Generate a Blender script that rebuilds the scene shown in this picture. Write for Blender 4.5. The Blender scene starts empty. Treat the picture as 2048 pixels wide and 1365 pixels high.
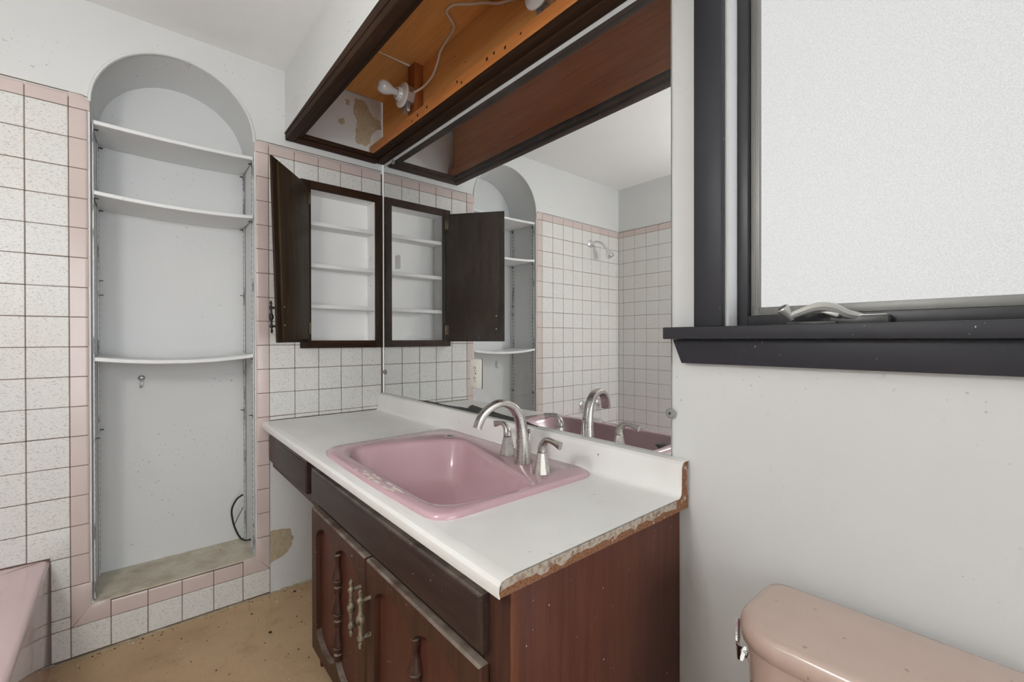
import bpy, bmesh, math, random
from mathutils import Vector, Matrix
R = random.Random(7)
PI = math.pi
scene = bpy.context.scene
COL = scene.collection

# ------------------------------------------------------------------ camera
CX, CY, CZ = 2.2912, -1.0618, 1.170
YAW, PIT, ROL, FPX = 0.7116, -0.0037, -0.0017, 899.1
fw = Vector((-math.cos(YAW)*math.cos(PIT), math.sin(YAW)*math.cos(PIT), math.sin(PIT)))
rt = Vector((math.sin(YAW), math.cos(YAW), 0.0))
up = rt.cross(fw)
r2 = rt*math.cos(ROL) + up*math.sin(ROL)
u2 = -rt*math.sin(ROL) + up*math.cos(ROL)
cam_d = bpy.data.cameras.new('camera')
cam = bpy.data.objects.new('camera', cam_d)
COL.objects.link(cam)
cam_d.sensor_fit = 'HORIZONTAL'
cam_d.sensor_width = 36.0
cam_d.lens = FPX*36.0/2048.0
cam_d.clip_start = 0.02
cam.matrix_world = Matrix(((r2.x, u2.x, -fw.x, CX), (r2.y, u2.y, -fw.y, CY), (r2.z, u2.z, -fw.z, CZ), (0, 0, 0, 1)))
scene.camera = cam

# ------------------------------------------------------------------ world, lights, exposure
ROOM_X, ROOM_Y, CEIL = 3.4, -2.115, 2.43
world = bpy.data.worlds.new('world')
scene.world = world
world.use_nodes = True
bgn = world.node_tree.nodes['Background']
bgn.inputs[0].default_value = (0.92, 0.96, 1.0, 1)
bgn.inputs[1].default_value = 0.9

def area(name, loc, rot, sx, sy, power, color):
    d = bpy.data.lights.new(name, 'AREA')
    d.shape = 'RECTANGLE'; d.size = sx; d.size_y = sy; d.energy = power; d.color = color
    o = bpy.data.objects.new(name, d); COL.objects.link(o)
    o.location = loc; o.rotation_euler = rot
    return o
# added soft fill light, shining in through the wide opening in the right wall
area('added_fill_area', (5.6, -1.0, 1.2), (0, PI/2, 0), 2.0, 2.0, 66.0, (0.94, 0.98, 1.0))
scene.view_settings.view_transform = 'Standard'
scene.view_settings.look = 'None'
scene.view_settings.gamma = 1.0
scene.view_settings.use_curve_mapping = False
scene.view_settings.exposure = 0.0
WINDOW_STRENGTH = 0.64
FILL_GLOBE = 33.0  # strength of the added, unseen fill globe
scene.cycles.use_denoising = True
scene.cycles.use_adaptive_sampling = True
scene.cycles.adaptive_threshold = 0.09
scene.cycles.adaptive_min_samples = 12
scene.cycles.max_bounces = 6
scene.cycles.diffuse_bounces = 4
scene.cycles.glossy_bounces = 3
scene.cycles.caustics_reflective = False
scene.cycles.caustics_refractive = False
scene.cycles.sample_clamp_indirect = 6.0

# ------------------------------------------------------------------ materials
def lin(c):
    return tuple(((v/255.0)/12.92 if v/255.0 <= 0.04045 else ((v/255.0+0.055)/1.055)**2.4) for v in c) + (1.0,)

class Mat:
    """small node-graph builder around one Principled BSDF, fed by world position"""
    def __init__(s, name, col=(0.8, 0.8, 0.8), rough=0.5, metal=0.0, spec=0.5, coat=0.0):
        s.m = bpy.data.materials.new(name); s.m.use_nodes = True
        s.nt = s.m.node_tree
        s.b = s.nt.nodes['Principled BSDF']
        s.col = tuple(col[:3]) + (1.0,)
        s.b.inputs['Base Color'].default_value = s.col
        s.b.inputs['Roughness'].default_value = rough
        s.b.inputs['Metallic'].default_value = metal
        s.b.inputs['Specular IOR Level'].default_value = spec
        s.b.inputs['Coat Weight'].default_value = coat
        s.b.inputs['Coat Roughness'].default_value = 0.08
        s.geo = s.nt.nodes.new('ShaderNodeNewGeometry')
        s.out = None
    def n(s, t, **kw):
        nd = s.nt.nodes.new(t)
        for k, v in kw.items(): setattr(nd, k, v)
        return nd
    def link(s, a, b): s.nt.links.new(a, b)
    def coord(s, scale=(1, 1, 1), rot=(0, 0, 0), loc=(0, 0, 0)):
        mp = s.n('ShaderNodeMapping')
        mp.inputs['Scale'].default_value = scale; mp.inputs['Rotation'].default_value = rot
        mp.inputs['Location'].default_value = loc
        s.link(s.geo.outputs['Position'], mp.inputs['Vector'])
        return mp.outputs[0]
    def noise(s, scale, detail=3, rough=0.55, vec=None, dist=0.0):
        t = s.n('ShaderNodeTexNoise')
        t.inputs['Scale'].default_value = scale; t.inputs['Detail'].default_value = detail
        t.inputs['Roughness'].default_value = rough; t.inputs['Distortion'].default_value = dist
        s.link(vec if vec is not None else s.geo.outputs['Position'], t.inputs['Vector'])
        return t.outputs['Fac']
    def vor(s, scale, vec=None, feature='F1', out='Distance', rnd=1.0):
        t = s.n('ShaderNodeTexVoronoi', feature=feature)
        t.inputs['Scale'].default_value = scale
        t.inputs['Randomness'].default_value = rnd
        s.link(vec if vec is not None else s.geo.outputs['Position'], t.inputs['Vector'])
        return t.outputs[out]
    def ramp(s, fac, lo, hi, a=0.0, b=1.0):
        r = s.n('ShaderNodeMapRange'); r.clamp = True
        r.inputs['From Min'].default_value = lo; r.inputs['From Max'].default_value = hi
        r.inputs['To Min'].default_value = a; r.inputs['To Max'].default_value = b
        s.link(fac, r.inputs['Value'])
        return r.outputs[0]
    def mul(s, a, b):
        m = s.n('ShaderNodeMath', operation='MULTIPLY')
        s.link(a, m.inputs[0])
        if isinstance(b, (int, float)): m.inputs[1].default_value = b
        else: s.link(b, m.inputs[1])
        return m.outputs[0]
    def add(s, a, b):
        m = s.n('ShaderNodeMath', operation='ADD')
        s.link(a, m.inputs[0])
        if isinstance(b, (int, float)): m.inputs[1].default_value = b
        else: s.link(b, m.inputs[1])
        return m.outputs[0]
    def mix(s, fac, col):
        """paint colour `col` over what is there, by fac"""
        m = s.n('ShaderNodeMix', data_type='RGBA')
        if isinstance(fac, (int, float)): m.inputs[0].default_value = fac
        else: s.link(fac, m.inputs[0])
        if s.out is None: m.inputs[6].default_value = s.col
        else: s.link(s.out, m.inputs[6])
        m.inputs[7].default_value = tuple(col[:3]) + (1.0,)
        s.out = m.outputs[2]
        s.link(s.out, s.b.inputs['Base Color'])
        return s
    def rough(s, fac): s.link(fac, s.b.inputs['Roughness']); return s
    def bump(s, h, strength=0.2, dist=0.002):
        b = s.n('ShaderNodeBump'); b.inputs['Strength'].default_value = strength; b.inputs['Distance'].default_value = dist
        s.link(h, b.inputs['Height']); s.link(b.outputs[0], s.b.inputs['Normal'])
        return s
    def normal_axis(s, axis):
        sp = s.n('ShaderNodeSeparateXYZ'); s.link(s.geo.outputs['Normal'], sp.inputs[0])
        return sp.outputs[axis]

MT = {}
def reg(k, M): MT[k] = M.m; return M

def painted(k, base, dirt=0.35, rough=0.6):
    M = reg(k, Mat(k, base, rough, spec=0.3))
    M.mix(M.ramp(M.noise(1.7, 2), 0.35, 0.75, 0, 0.5), tuple(c*0.93 for c in base))
    specks = M.mul(M.ramp(M.noise(85, 1, 0.5), 0.70, 0.73), M.ramp(M.noise(5, 1), 0.5, 0.62))
    M.mix(M.mul(specks, dirt), lin((120, 112, 104)))
    return M
painted('paint_wall', (0.70, 0.705, 0.695))
painted('paint_niche', (0.70, 0.705, 0.70), 0.5)
painted('paint_cabinet', (0.89, 0.88, 0.865), 0.1)
painted('paint_shelf', (0.80, 0.805, 0.80), 0.15, 0.45)
M = painted('paint_ceiling', (0.88, 0.885, 0.875), 0.15)

M = reg('bare_plaster', Mat('bare_plaster', lin((186, 172, 146)), 0.8, spec=0.2))
M.mix(M.ramp(M.noise(60, 4), 0.4, 0.7, 0, 0.6), lin((166, 150, 122)))
M.mix(M.ramp(M.noise(45, 3), 0.63, 0.68, 0, 0.8), lin((205, 200, 190)))

# speckled glazed tile
M = reg('tile_speckled', Mat('tile_speckled', (0.73, 0.725, 0.705), 0.40, spec=0.3, coat=0.0))
M.mix(M.ramp(M.noise(3.0, 3), 0.4, 0.7, 0, 0.45), lin((224, 219, 210)))
fl = None
for k, (rx, sc) in enumerate([(0.5, 1), (1.7, 1.15), (2.7, 0.9)]):
    v = M.noise(270*sc, 1.0, 0.5, M.coord((1, 0.48, 1.0), (rx, 0, 0), (k*3.1, k*1.7, k*5.3)))
    f = M.ramp(v, 0.635, 0.70)
    fl = f if fl is None else M.add(fl, f)
M.mix(M.mul(M.ramp(fl, 0, 1), 0.46), lin((150, 145, 134)))

def pinktile(k, base):
    M = reg(k, Mat(k, base, 0.22, spec=0.45, coat=0.1))
    M.mix(M.ramp(M.noise(14, 2), 0.4, 0.7, 0, 0.35), tuple(c*0.92 for c in base))
    M.mix(M.ramp(M.noise(70, 2), 0.74, 0.78, 0, 0.4), lin((130, 105, 95)))
pinktile('tile_pink', (0.63, 0.525, 0.49))
M = reg('grout', Mat('grout', lin((126, 108, 94)), 0.9, spec=0.1))
M.mix(M.ramp(M.noise(9, 3), 0.35, 0.7, 0, 0.8), lin((98, 84, 74)))

def ceramic(k, base, dark, rough=0.12, wear=0.0, grime=None):
    M = reg(k, Mat(k, base, rough, spec=0.5, coat=0.3))
    M.mix(M.ramp(M.noise(5, 3), 0.4, 0.75, 0, 0.5), dark)
    if grime: M.mix(M.mul(M.ramp(M.noise(55, 3), 0.70, 0.76), 0.55), grime)
    return M
ceramic('sink_glaze', (0.57, 0.375, 0.405), (0.53, 0.34, 0.375), 0.14, 0, lin((190, 168, 168)))
ceramic('tub_glaze', (0.70, 0.53, 0.53), (0.66, 0.49, 0.49), 0.09).b.inputs['Coat Weight'].default_value = 0.0
ceramic('toilet_glaze', (0.60, 0.455, 0.385), (0.56, 0.42, 0.345), 0.2, 0, lin((120, 98, 82)))
ceramic('porcelain', (0.82, 0.81, 0.79), (0.78, 0.77, 0.75), 0.15)

M = reg('laminate', Mat('laminate', (0.88, 0.875, 0.855), 0.28, spec=0.45))
M.mix(M.ramp(M.noise(2.5, 3), 0.45, 0.75, 0, 0.6), (0.74, 0.715, 0.66))
M.mix(M.mul(M.ramp(M.noise(70, 2), 0.73, 0.76), M.ramp(M.noise(7, 2), 0.5, 0.6)), lin((110, 95, 80)))
M = reg('particle_core', Mat('particle_core', lin((142, 103, 78)), 0.9, spec=0.1))
M.mix(M.ramp(M.noise(220, 3), 0.45, 0.65, 0, 0.8), lin((105, 68, 46)))
M.mix(M.ramp(M.noise(35, 4), 0.60, 0.66, 0, 0.75), lin((196, 186, 172)))
M.bump(M.noise(300, 3), 0.6, 0.002)
M = reg('filler_edge', Mat('filler_edge', lin((178, 168, 155)), 0.8, spec=0.2))
M.mix(M.ramp(M.noise(90, 4), 0.45, 0.62, 0, 0.8), lin((142, 116, 94)))
M.mix(M.ramp(M.noise(28, 4), 0.62, 0.68, 0, 0.7), lin((108, 74, 52)))
M.bump(M.noise(180, 3), 0.5, 0.002)

def wood(k, base, dark, rough, axis, scale=1.0, dust=0.0, specks=0.0, spec=0.25, coat=0.0):
    """grain runs along `axis`"""
    M = reg(k, Mat(k, base, rough, spec=spec, coat=coat))
    sc = [18*scale]*3; sc[axis] = 1.2*scale
    g = M.noise(3.0, 3, 0.6, M.coord(tuple(sc)), 0.6)
    M.mix(M.ramp(g, 0.36, 0.68), dark)
    sc2 = [160*scale]*3; sc2[axis] = 5*scale
    g2 = M.noise(2.0, 3, 0.5, M.coord(tuple(sc2)))
    M.mix(M.ramp(g2, 0.5, 0.8, 0, 0.5), tuple(c*0.6 for c in dark[:3]))
    if dust:
        d = M.mul(M.ramp(M.normal_axis(2), 0.35, 0.75), M.ramp(M.noise(16, 4), 0.25, 0.6))
        M.mix(M.mul(d, dust), lin((150, 140, 128)))
    if specks:
        sp = M.mul(M.ramp(M.noise(120, 1.5), 0.735, 0.755), M.ramp(M.noise(11, 2), 0.48, 0.6))
        M.mix(M.mul(sp, specks), lin((205, 198, 188)))
    return M
wood('wood_side', (0.115, 0.040, 0.025), (0.088, 0.030, 0.020), 0.42, 2, 1.0, 0, 0.9)
wood('wood_front', (0.085, 0.036, 0.022), (0.045, 0.019, 0.013), 0.42, 2, 1.0, 0.75, 0.9)
wood('wood_front_x', (0.054, 0.031, 0.025), (0.032, 0.019, 0.016), 0.38, 0, 1.0, 0.7, 0.9)
wood('wood_edge', (0.17, 0.062, 0.030), (0.12, 0.042, 0.022), 0.45, 2, 1.0, 0, 0.5)
wood('wood_dark_x', (0.052, 0.026, 0.014), (0.028, 0.014, 0.008), 0.6, 0, spec=0.08)
wood('wood_dark_y', (0.050, 0.025, 0.014), (0.026, 0.013, 0.008), 0.6, 1, spec=0.08)
wood('wood_dark_z', (0.044, 0.024, 0.015), (0.020, 0.012, 0.008), 0.5, 2, 1.0, 0, 0.35, spec=0.12)
wood('wood_door_inside', (0.062, 0.037, 0.017), (0.036, 0.021, 0.010), 0.48, 2, 0.7, 0, 0.5, spec=0.12)
wood('ply_orange', (0.84, 0.43, 0.15), (0.76, 0.37, 0.115), 0.6, 0, 0.5, spec=0.2, coat=0)
wood('pine_orange', (0.66, 0.26, 0.075), (0.56, 0.20, 0.055), 0.5, 0, 0.8, spec=0.3)
wood('pine_post', (0.36, 0.115, 0.030), (0.28, 0.085, 0.022), 0.5, 2, 0.8, spec=0.3)

reg('nail_hole', Mat('nail_hole', (0.03, 0.010, 0.006), 0.8))
M = reg('nickel', Mat('nickel', (0.52, 0.49, 0.455), 0.30, 1.0)); M.rough(M.ramp(M.noise(60, 2, 0.5, M.coord((1, 1, 12))), 0.3, 0.7, 0.24, 0.36))
reg('nickel_gap', Mat('nickel_gap', (0.05, 0.048, 0.045), 0.5, 0.6))
reg('chrome', Mat('chrome', (0.80, 0.80, 0.80), 0.06, 1.0))
reg('galvanised', Mat('galvanised', (0.55, 0.56, 0.56), 0.42, 0.9))
M = reg('black_iron', Mat('black_iron', (0.022, 0.020, 0.018), 0.45, 0.4))
M = reg('worn_brass', Mat('worn_brass', lin((136, 126, 106)), 0.5, 0.25)); M.mix(M.ramp(M.noise(90, 3), 0.5, 0.66), lin((70, 56, 44)))
reg('brass_hinge', Mat('brass_hinge', (0.16, 0.11, 0.05), 0.4, 0.8))
M = reg('strip_metal', Mat('strip_metal', (0.60, 0.61, 0.62), 0.5, 0.2)); M.mix(M.ramp(M.noise(40, 3, 0.5, M.coord((1, 1, 0.25))), 0.55, 0.62, 0, 0.7), lin((80, 80, 82)))
reg('slot_dark', Mat('slot_dark', (0.06, 0.06, 0.065), 0.8))
reg('cable_white', Mat('cable_white', (0.72, 0.62, 0.50), 0.5))
reg('cable_black', Mat('cable_black', (0.012, 0.012, 0.013), 0.4))
reg('ivory', Mat('ivory', (0.74, 0.72, 0.655), 0.3))
reg('slot_black', Mat('slot_black', (0.02, 0.02, 0.02), 0.6))
reg('clip_plastic', Mat('clip_plastic', (0.28, 0.28, 0.27), 0.15, 0.0))
M = reg('trim_paint', Mat('trim_paint', (0.036, 0.036, 0.043), 0.45, spec=0.3))
M.mix(M.ramp(M.noise(12, 4, 0.6, M.coord((1, 1, 1))), 0.5, 0.8, 0, 0.5), (0.046, 0.045, 0.050))
M.mix(M.mul(M.ramp(M.noise(150, 1.5), 0.74, 0.76), M.ramp(M.noise(9, 2), 0.52, 0.6)), lin((180, 178, 175)))
reg('frame_dark', Mat('frame_dark', (0.030, 0.030, 0.034), 0.4))
reg('sash_metal', Mat('sash_metal', (0.25, 0.245, 0.23), 0.42, 0.3))
reg('crank_metal', Mat('crank_metal', (0.55, 0.54, 0.51), 0.35, 0.6))
reg('crank_dark', Mat('crank_dark', (0.10, 0.10, 0.10), 0.45, 0.5))

M = reg('mirror_glass', Mat('mirror_glass', (0.86, 0.87, 0.865), 0.0, 1.0))
hz = M.n('ShaderNodeBsdfDiffuse'); hz.inputs[0].default_value = (0.75, 0.76, 0.76, 1)     # dust film on the glass
mx = M.n('ShaderNodeMixShader'); mo = M.nt.nodes['Material Output']
M.link(M.ramp(M.noise(2.5, 4), 0.3, 0.7, 0.02, 0.065), mx.inputs[0]); M.link(M.b.outputs[0], mx.inputs[1]); M.link(hz.outputs[0], mx.inputs[2]); M.link(mx.outputs[0], mo.inputs[0])
reg('mirror_edge', Mat('mirror_edge', (0.30, 0.35, 0.33), 0.15, 0.3))
M = reg('desilvered', Mat('desilvered', (0.035, 0.038, 0.033), 0.12)); M.mix(M.ramp(M.noise(40, 4), 0.45, 0.65), (0.065, 0.066, 0.058))
reg('foil', Mat('foil', (0.55, 0.55, 0.53), 0.25, 0.7))

M = reg('floor_board', Mat('floor_board', lin((200, 172, 138)), 0.75, spec=0.25))
M.mix(M.ramp(M.noise(2.2, 5, 0.6), 0.38, 0.7), lin((182, 153, 119)))
M.mix(M.ramp(M.noise(9, 5, 0.65), 0.56, 0.75, 0, 0.5), lin((150, 122, 92)))
M.mix(M.mul(M.ramp(M.noise(30, 3), 0.66, 0.72), 0.6), lin((104, 82, 60)))
M.mix(M.mul(M.ramp(M.noise(75, 2), 0.70, 0.74), M.ramp(M.noise(5, 2), 0.45, 0.6)), lin((205, 195, 182)))
M.bump(M.noise(60, 4), 0.3, 0.003)
M = reg('niche_dust', Mat('niche_dust', lin((206, 199, 183)), 0.9, spec=0.1))
M.mix(M.ramp(M.noise(14, 5, 0.65), 0.42, 0.7), lin((182, 171, 150)))
M.mix(M.ramp(M.noise(60, 3), 0.68, 0.74, 0, 0.7), lin((96, 80, 60)))
reg('debris_dark', Mat('debris_dark', lin((70, 52, 38)), 0.9))
reg('debris_light', Mat('debris_light', lin((215, 210, 200)), 0.8))
reg('bulb_glass', Mat('bulb_glass', (0.80, 0.82, 0.84), 0.12, spec=0.6, coat=0.5))

# frosted window pane: daylight glowing through pebbled glass
M = reg('frosted_pane', Mat('frosted_pane', (0.10, 0.10, 0.10), 0.35, spec=0.4))
peb = M.noise(380, 2, 0.5)
col = M.ramp(peb, 0.30, 0.70, 0.87, 1.07)
cl = M.n('ShaderNodeCombineColor')
for i, t in enumerate((1.0, 1.0, 0.992)):
    M.link(M.mul(col, t), cl.inputs[i])
M.link(cl.outputs[0], M.b.inputs['Emission Color'])
M.b.inputs['Emission Strength'].default_value = WINDOW_STRENGTH
M.bump(peb, 0.5, 0.002)
M = reg('fill_glow', Mat('fill_glow', (0.8, 0.8, 0.78), 0.3))  # glow of the globe added to brighten the room
M.b.inputs['Emission Color'].default_value = (1.0, 0.99, 0.975, 1)
M.b.inputs['Emission Strength'].default_value = FILL_GLOBE

# ------------------------------------------------------------------ mesh helpers
def box(bm, x0, x1, y0, y1, z0, z1, bev=0.0, seg=2, M=None):
    r = bmesh.ops.create_cube(bm, size=1.0)
    vs = r['verts']
    for v in vs:
        v.co = Vector(((x0+x1)/2+v.co.x*(x1-x0), (y0+y1)/2+v.co.y*(y1-y0), (z0+z1)/2+v.co.z*(z1-z0)))
    if bev:
        es = list({e for v in vs for e in v.link_edges})
        rr = bmesh.ops.bevel(bm, geom=es, offset=bev, segments=seg, affect='EDGES', profile=0.5)
        vs = list({v for f in rr['faces'] for v in f.verts} | {v for v in vs if v.is_valid})
    if M is not None:
        for v in vs: v.co = M @ v.co
    return vs

def prism(bm, poly, axis, lo, hi, bev=0.0):
    """extrude a 2-D polygon along an axis; poly coordinates are the other two axes in xyz order"""
    def mk(p, h):
        c = list(p); c.insert(axis, h); return Vector(c)
    a = [bm.verts.new(mk(p, lo)) for p in poly]
    b = [bm.verts.new(mk(p, hi)) for p in poly]
    n = len(poly)
    fs = [bm.faces.new(a[::-1]), bm.faces.new(b)]
    for i in range(n):
        fs.append(bm.faces.new((a[i], a[(i+1) % n], b[(i+1) % n], b[i])))
    bmesh.ops.recalc_face_normals(bm, faces=fs)
    if bev:
        es = list({e for f in fs for e in f.edges})
        bmesh.ops.bevel(bm, geom=es, offset=bev, segments=2, affect='EDGES', profile=0.5)
    return a + b

def rings(bm, loops, closed=True, cap0=True, cap1=True):
    rv = [[bm.verts.new(p) for p in L] for L in loops]
    fs = []
    for a, b in zip(rv, rv[1:]):
        n = len(a)
        for i in range(n if closed else n-1):
            j = (i+1) % n
            fs.append(bm.faces.new((a[i], a[j], b[j], b[i])))
    if closed and cap0: fs.append(bm.faces.new(rv[0][::-1]))
    if closed and cap1: fs.append(bm.faces.new(rv[-1]))
    bmesh.ops.recalc_face_normals(bm, faces=fs)
    return rv

def frame_of(d):
    d = Vector(d).normalized()
    a = Vector((0, 0, 1)) if abs(d.z) < 0.9 else Vector((1, 0, 0))
    x = a.cross(d).normalized(); y = d.cross(x)
    return x, y, d

def lathe(bm, prof, org, axis=(0, 0, 1), seg=20, arc=2*PI, start=0.0):
    """prof: (radius, height) pairs"""
    x, y, d = frame_of(axis); o = Vector(org)
    full = arc >= 2*PI-1e-6
    L = []
    for r, h in prof:
        n = seg if full else seg+1
        L.append([o + d*h + (x*math.cos(start+arc*i/seg)+y*math.sin(start+arc*i/seg))*max(r, 1e-5) for i in range(n)])
    return rings(bm, L, closed=full, cap0=True, cap1=True)

def tube(bm, pts, rad, seg=10, cap=True, smooth_steps=0):
    pts = [Vector(p) for p in pts]
    if smooth_steps: pts = catmull(pts, smooth_steps)
    n = len(pts)
    rads = rad if isinstance(rad, (list, tuple)) else [rad]*n
    if len(rads) != n:
        rads = [rads[min(int(i*(len(rads)-1)/(n-1)), len(rads)-2)]*(1-((i*(len(rads)-1)/(n-1)) - min(int(i*(len(rads)-1)/(n-1)), len(rads)-2)))
                + rads[min(int(i*(len(rads)-1)/(n-1)), len(rads)-2)+1]*((i*(len(rads)-1)/(n-1)) - min(int(i*(len(rads)-1)/(n-1)), len(rads)-2)) for i in range(n)]
    prev = None; L = []
    for i, p in enumerate(pts):
        d = (pts[min(i+1, n-1)] - pts[max(i-1, 0)]).normalized()
        if prev is None: x, y, _ = frame_of(d)
        else:
            x = (prev - d*prev.dot(d)).normalized(); y = d.cross(x)
        prev = x
        L.append([p + (x*math.cos(2*PI*k/seg)+y*math.sin(2*PI*k/seg))*rads[i] for k in range(seg)])
    return rings(bm, L, True, cap, cap)

def catmull(pts, steps):
    out = []
    n = len(pts)
    for i in range(n-1):
        p0, p1, p2, p3 = pts[max(i-1, 0)], pts[i], pts[i+1], pts[min(i+2, n-1)]
        for k in range(steps):
            t = k/steps
            out.append(0.5*((2*p1)+(p2-p0)*t+(2*p0-5*p1+4*p2-p3)*t*t+(3*p1-p0-3*p2+p3)*t**3))
    out.append(pts[-1])
    return out

def sheet(bm, loops, axis, h):
    """flat face with holes: first loop outside, the others holes; filled by triangles"""
    es = []
    for L in loops:
        vs = []
        for p in L:
            c = list(p); c.insert(axis, h); vs.append(bm.verts.new(c))
        for i in range(len(vs)):
            es.append(bm.edges.new((vs[i], vs[(i+1) % len(vs)])))
    r = bmesh.ops.triangle_fill(bm, use_beauty=True, use_dissolve=False, edges=es)
    return [g for g in r['geom'] if isinstance(g, bmesh.types.BMFace)]

def mesh_of(name, bm, mats, sharp=35, warp=None, smooth=True):
    if warp:
        for v in bm.verts: v.co = Vector(warp(*v.co))
    me = bpy.data.meshes.new(name)
    bm.to_mesh(me); bm.free()
    for m in (mats if isinstance(mats, (list, tuple)) else [mats]):
        me.materials.append(MT[m])
    if smooth:
        for p in me.polygons: p.use_smooth = True
        me.set_sharp_from_angle(angle=math.radians(sharp))
    return me

def put(name, me, parent=None, label=None, cat=None, group=None, kind=None, loc=None, rot=None):
    o = bpy.data.objects.new(name, me); COL.objects.link(o)
    if parent is not None: o.parent = parent
    if loc is not None: o.location = loc
    if rot is not None: o.rotation_euler = rot
    if label: o['label'] = label
    if cat: o['category'] = cat
    if group: o['group'] = group
    if kind: o['kind'] = kind
    return o

def obj(name, bm, mats, parent=None, label=None, cat=None, group=None, kind=None, sharp=35, warp=None, smooth=True):
    """meshes are written in world coordinates; a child of a moved Empty is shifted back by the parent's place"""
    me = mesh_of(name, bm, mats, sharp, warp, smooth)
    o = put(name, me, parent, label, cat, group, kind)
    if parent is not None:
        off = Vector(parent.location)
        p = parent.parent
        while p is not None:
            off += Vector(p.location); p = p.parent
        if off.length > 1e-9: me.transform(Matrix.Translation(-off))
    return o

def thing(name, loc, label, cat, group=None, kind=None):
    o = bpy.data.objects.new(name, None); COL.objects.link(o)
    o.location = loc; o.empty_display_size = 0.05
    o['label'] = label
    if cat: o['category'] = cat
    if group: o['group'] = group
    if kind: o['kind'] = kind
    return o

def nb(): return bmesh.new()

# ================================================================== SETTING
P = 0.1095                      # tile pitch
ZCAP = 2.0209                   # underside of the pink cap course
YL, YR = -1.2133, -0.5575       # outer edges of the pink strips left / right of the niche
NY0, NY1 = -1.156, -0.616       # niche opening
NYC, NR, NZC = (NY0+NY1)/2, (NY1-NY0)/2, 2.058
NZ0, NDEP = 0.186, 0.27
CO = (-0.379, -0.051, 1.166, 1.900)     # medicine cabinet opening y0,y1,z0,z1
XP = -0.005                     # plaster plane of the left wall

# floor
bm = nb(); box(bm, -0.02, ROOM_X+0.02, ROOM_Y-0.02, 0.02, -0.05, 0.0)
floor = obj('floor', bm, 'floor_board', kind='structure', label='bare tan subfloor with dirt and paint spots')
# ceiling
bm = nb(); box(bm, -0.02, ROOM_X+0.02, ROOM_Y-0.02, -0.487, CEIL, CEIL+0.05)
box(bm, 1.74, ROOM_X+0.02, -0.487, 0.02, CEIL, CEIL+0.05)
ceiling = obj('ceiling', bm, 'paint_ceiling', kind='structure', label='off-white painted ceiling')
bm = nb(); box(bm, -0.02, 1.76, -0.487, -0.467, 2.135, CEIL+0.12); box(bm, 1.74, 1.76, -0.467, 0.02, 2.105, CEIL+0.12)
box(bm, -0.02, 1.76, -0.487, 0.02, CEIL+0.10, CEIL+0.12)
obj('soffit_face', bm, 'paint_wall', ceiling)

# left wall with niche and cabinet openings
def arch(y0, y1, z0, yc, r, zc, n=28):
    L = [(y0, z0), (y1, z0)]
    L += [(yc+r*math.cos(PI*i/n), zc+r*math.sin(PI*i/n)) for i in range(n+1)]
    return L
bm = nb()
sheet(bm, [[(ROOM_Y, 0), (0, 0), (0, CEIL+0.1), (ROOM_Y, CEIL+0.1)],
           arch(NY0, NY1, NZ0, NYC, NR, NZC),
           [(CO[0], CO[2]), (CO[1], CO[2]), (CO[1], CO[3]), (CO[0], CO[3])]], 0, XP)
bmesh.ops.recalc_face_normals(bm, faces=bm.faces[:])
wall_left = obj('wall_left', bm, 'paint_wall', kind='structure', smooth=False, label='off-white plaster wall with tiled panels and an arched niche')

# niche lining: jambs and vault, back, dusty floor
bm = nb()
front = arch(NY0, NY1, NZ0, NYC, NR, NZC)[1:] + [(NY0, NZ0)]
bk = arch(NY0+0.012, NY1+0.006, NZ0, NYC+0.009, NR-0.003, NZC-0.018)[1:] + [(NY0+0.012, NZ0)]
fr = [bm.verts.new((XP, y, z)) for y, z in front]; b_ = [bm.verts.new((-NDEP, y, z)) for y, z in bk]
for i in range(len(fr)-1): bm.faces.new((fr[i], fr[i+1], b_[i+1], b_[i]))
obj('niche_lining', bm, 'paint_niche', wall_left)
bm = nb(); bm.faces.new([bm.verts.new((-NDEP, y, z)) for y, z in bk])
obj('niche_back', bm, 'paint_niche', wall_left)
bm = nb(); box(bm, -NDEP, -0.003, NY0+0.002, NY1+0.004, NZ0-0.02, NZ0+0.002)
obj('niche_floor', bm, 'niche_dust', wall_left, label='dusty tan ledge at the bottom of the niche')
# rounded plaster corner bead round the vault
bm = nb()
tube(bm, [(XP+0.001, NYC+(NR+0.002)*math.cos(PI*i/30), NZC+(NR+0.002)*math.sin(PI*i/30)) for i in range(31)], 0.006, 6)
obj('arch_bead', bm, 'paint_wall', wall_left)

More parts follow.
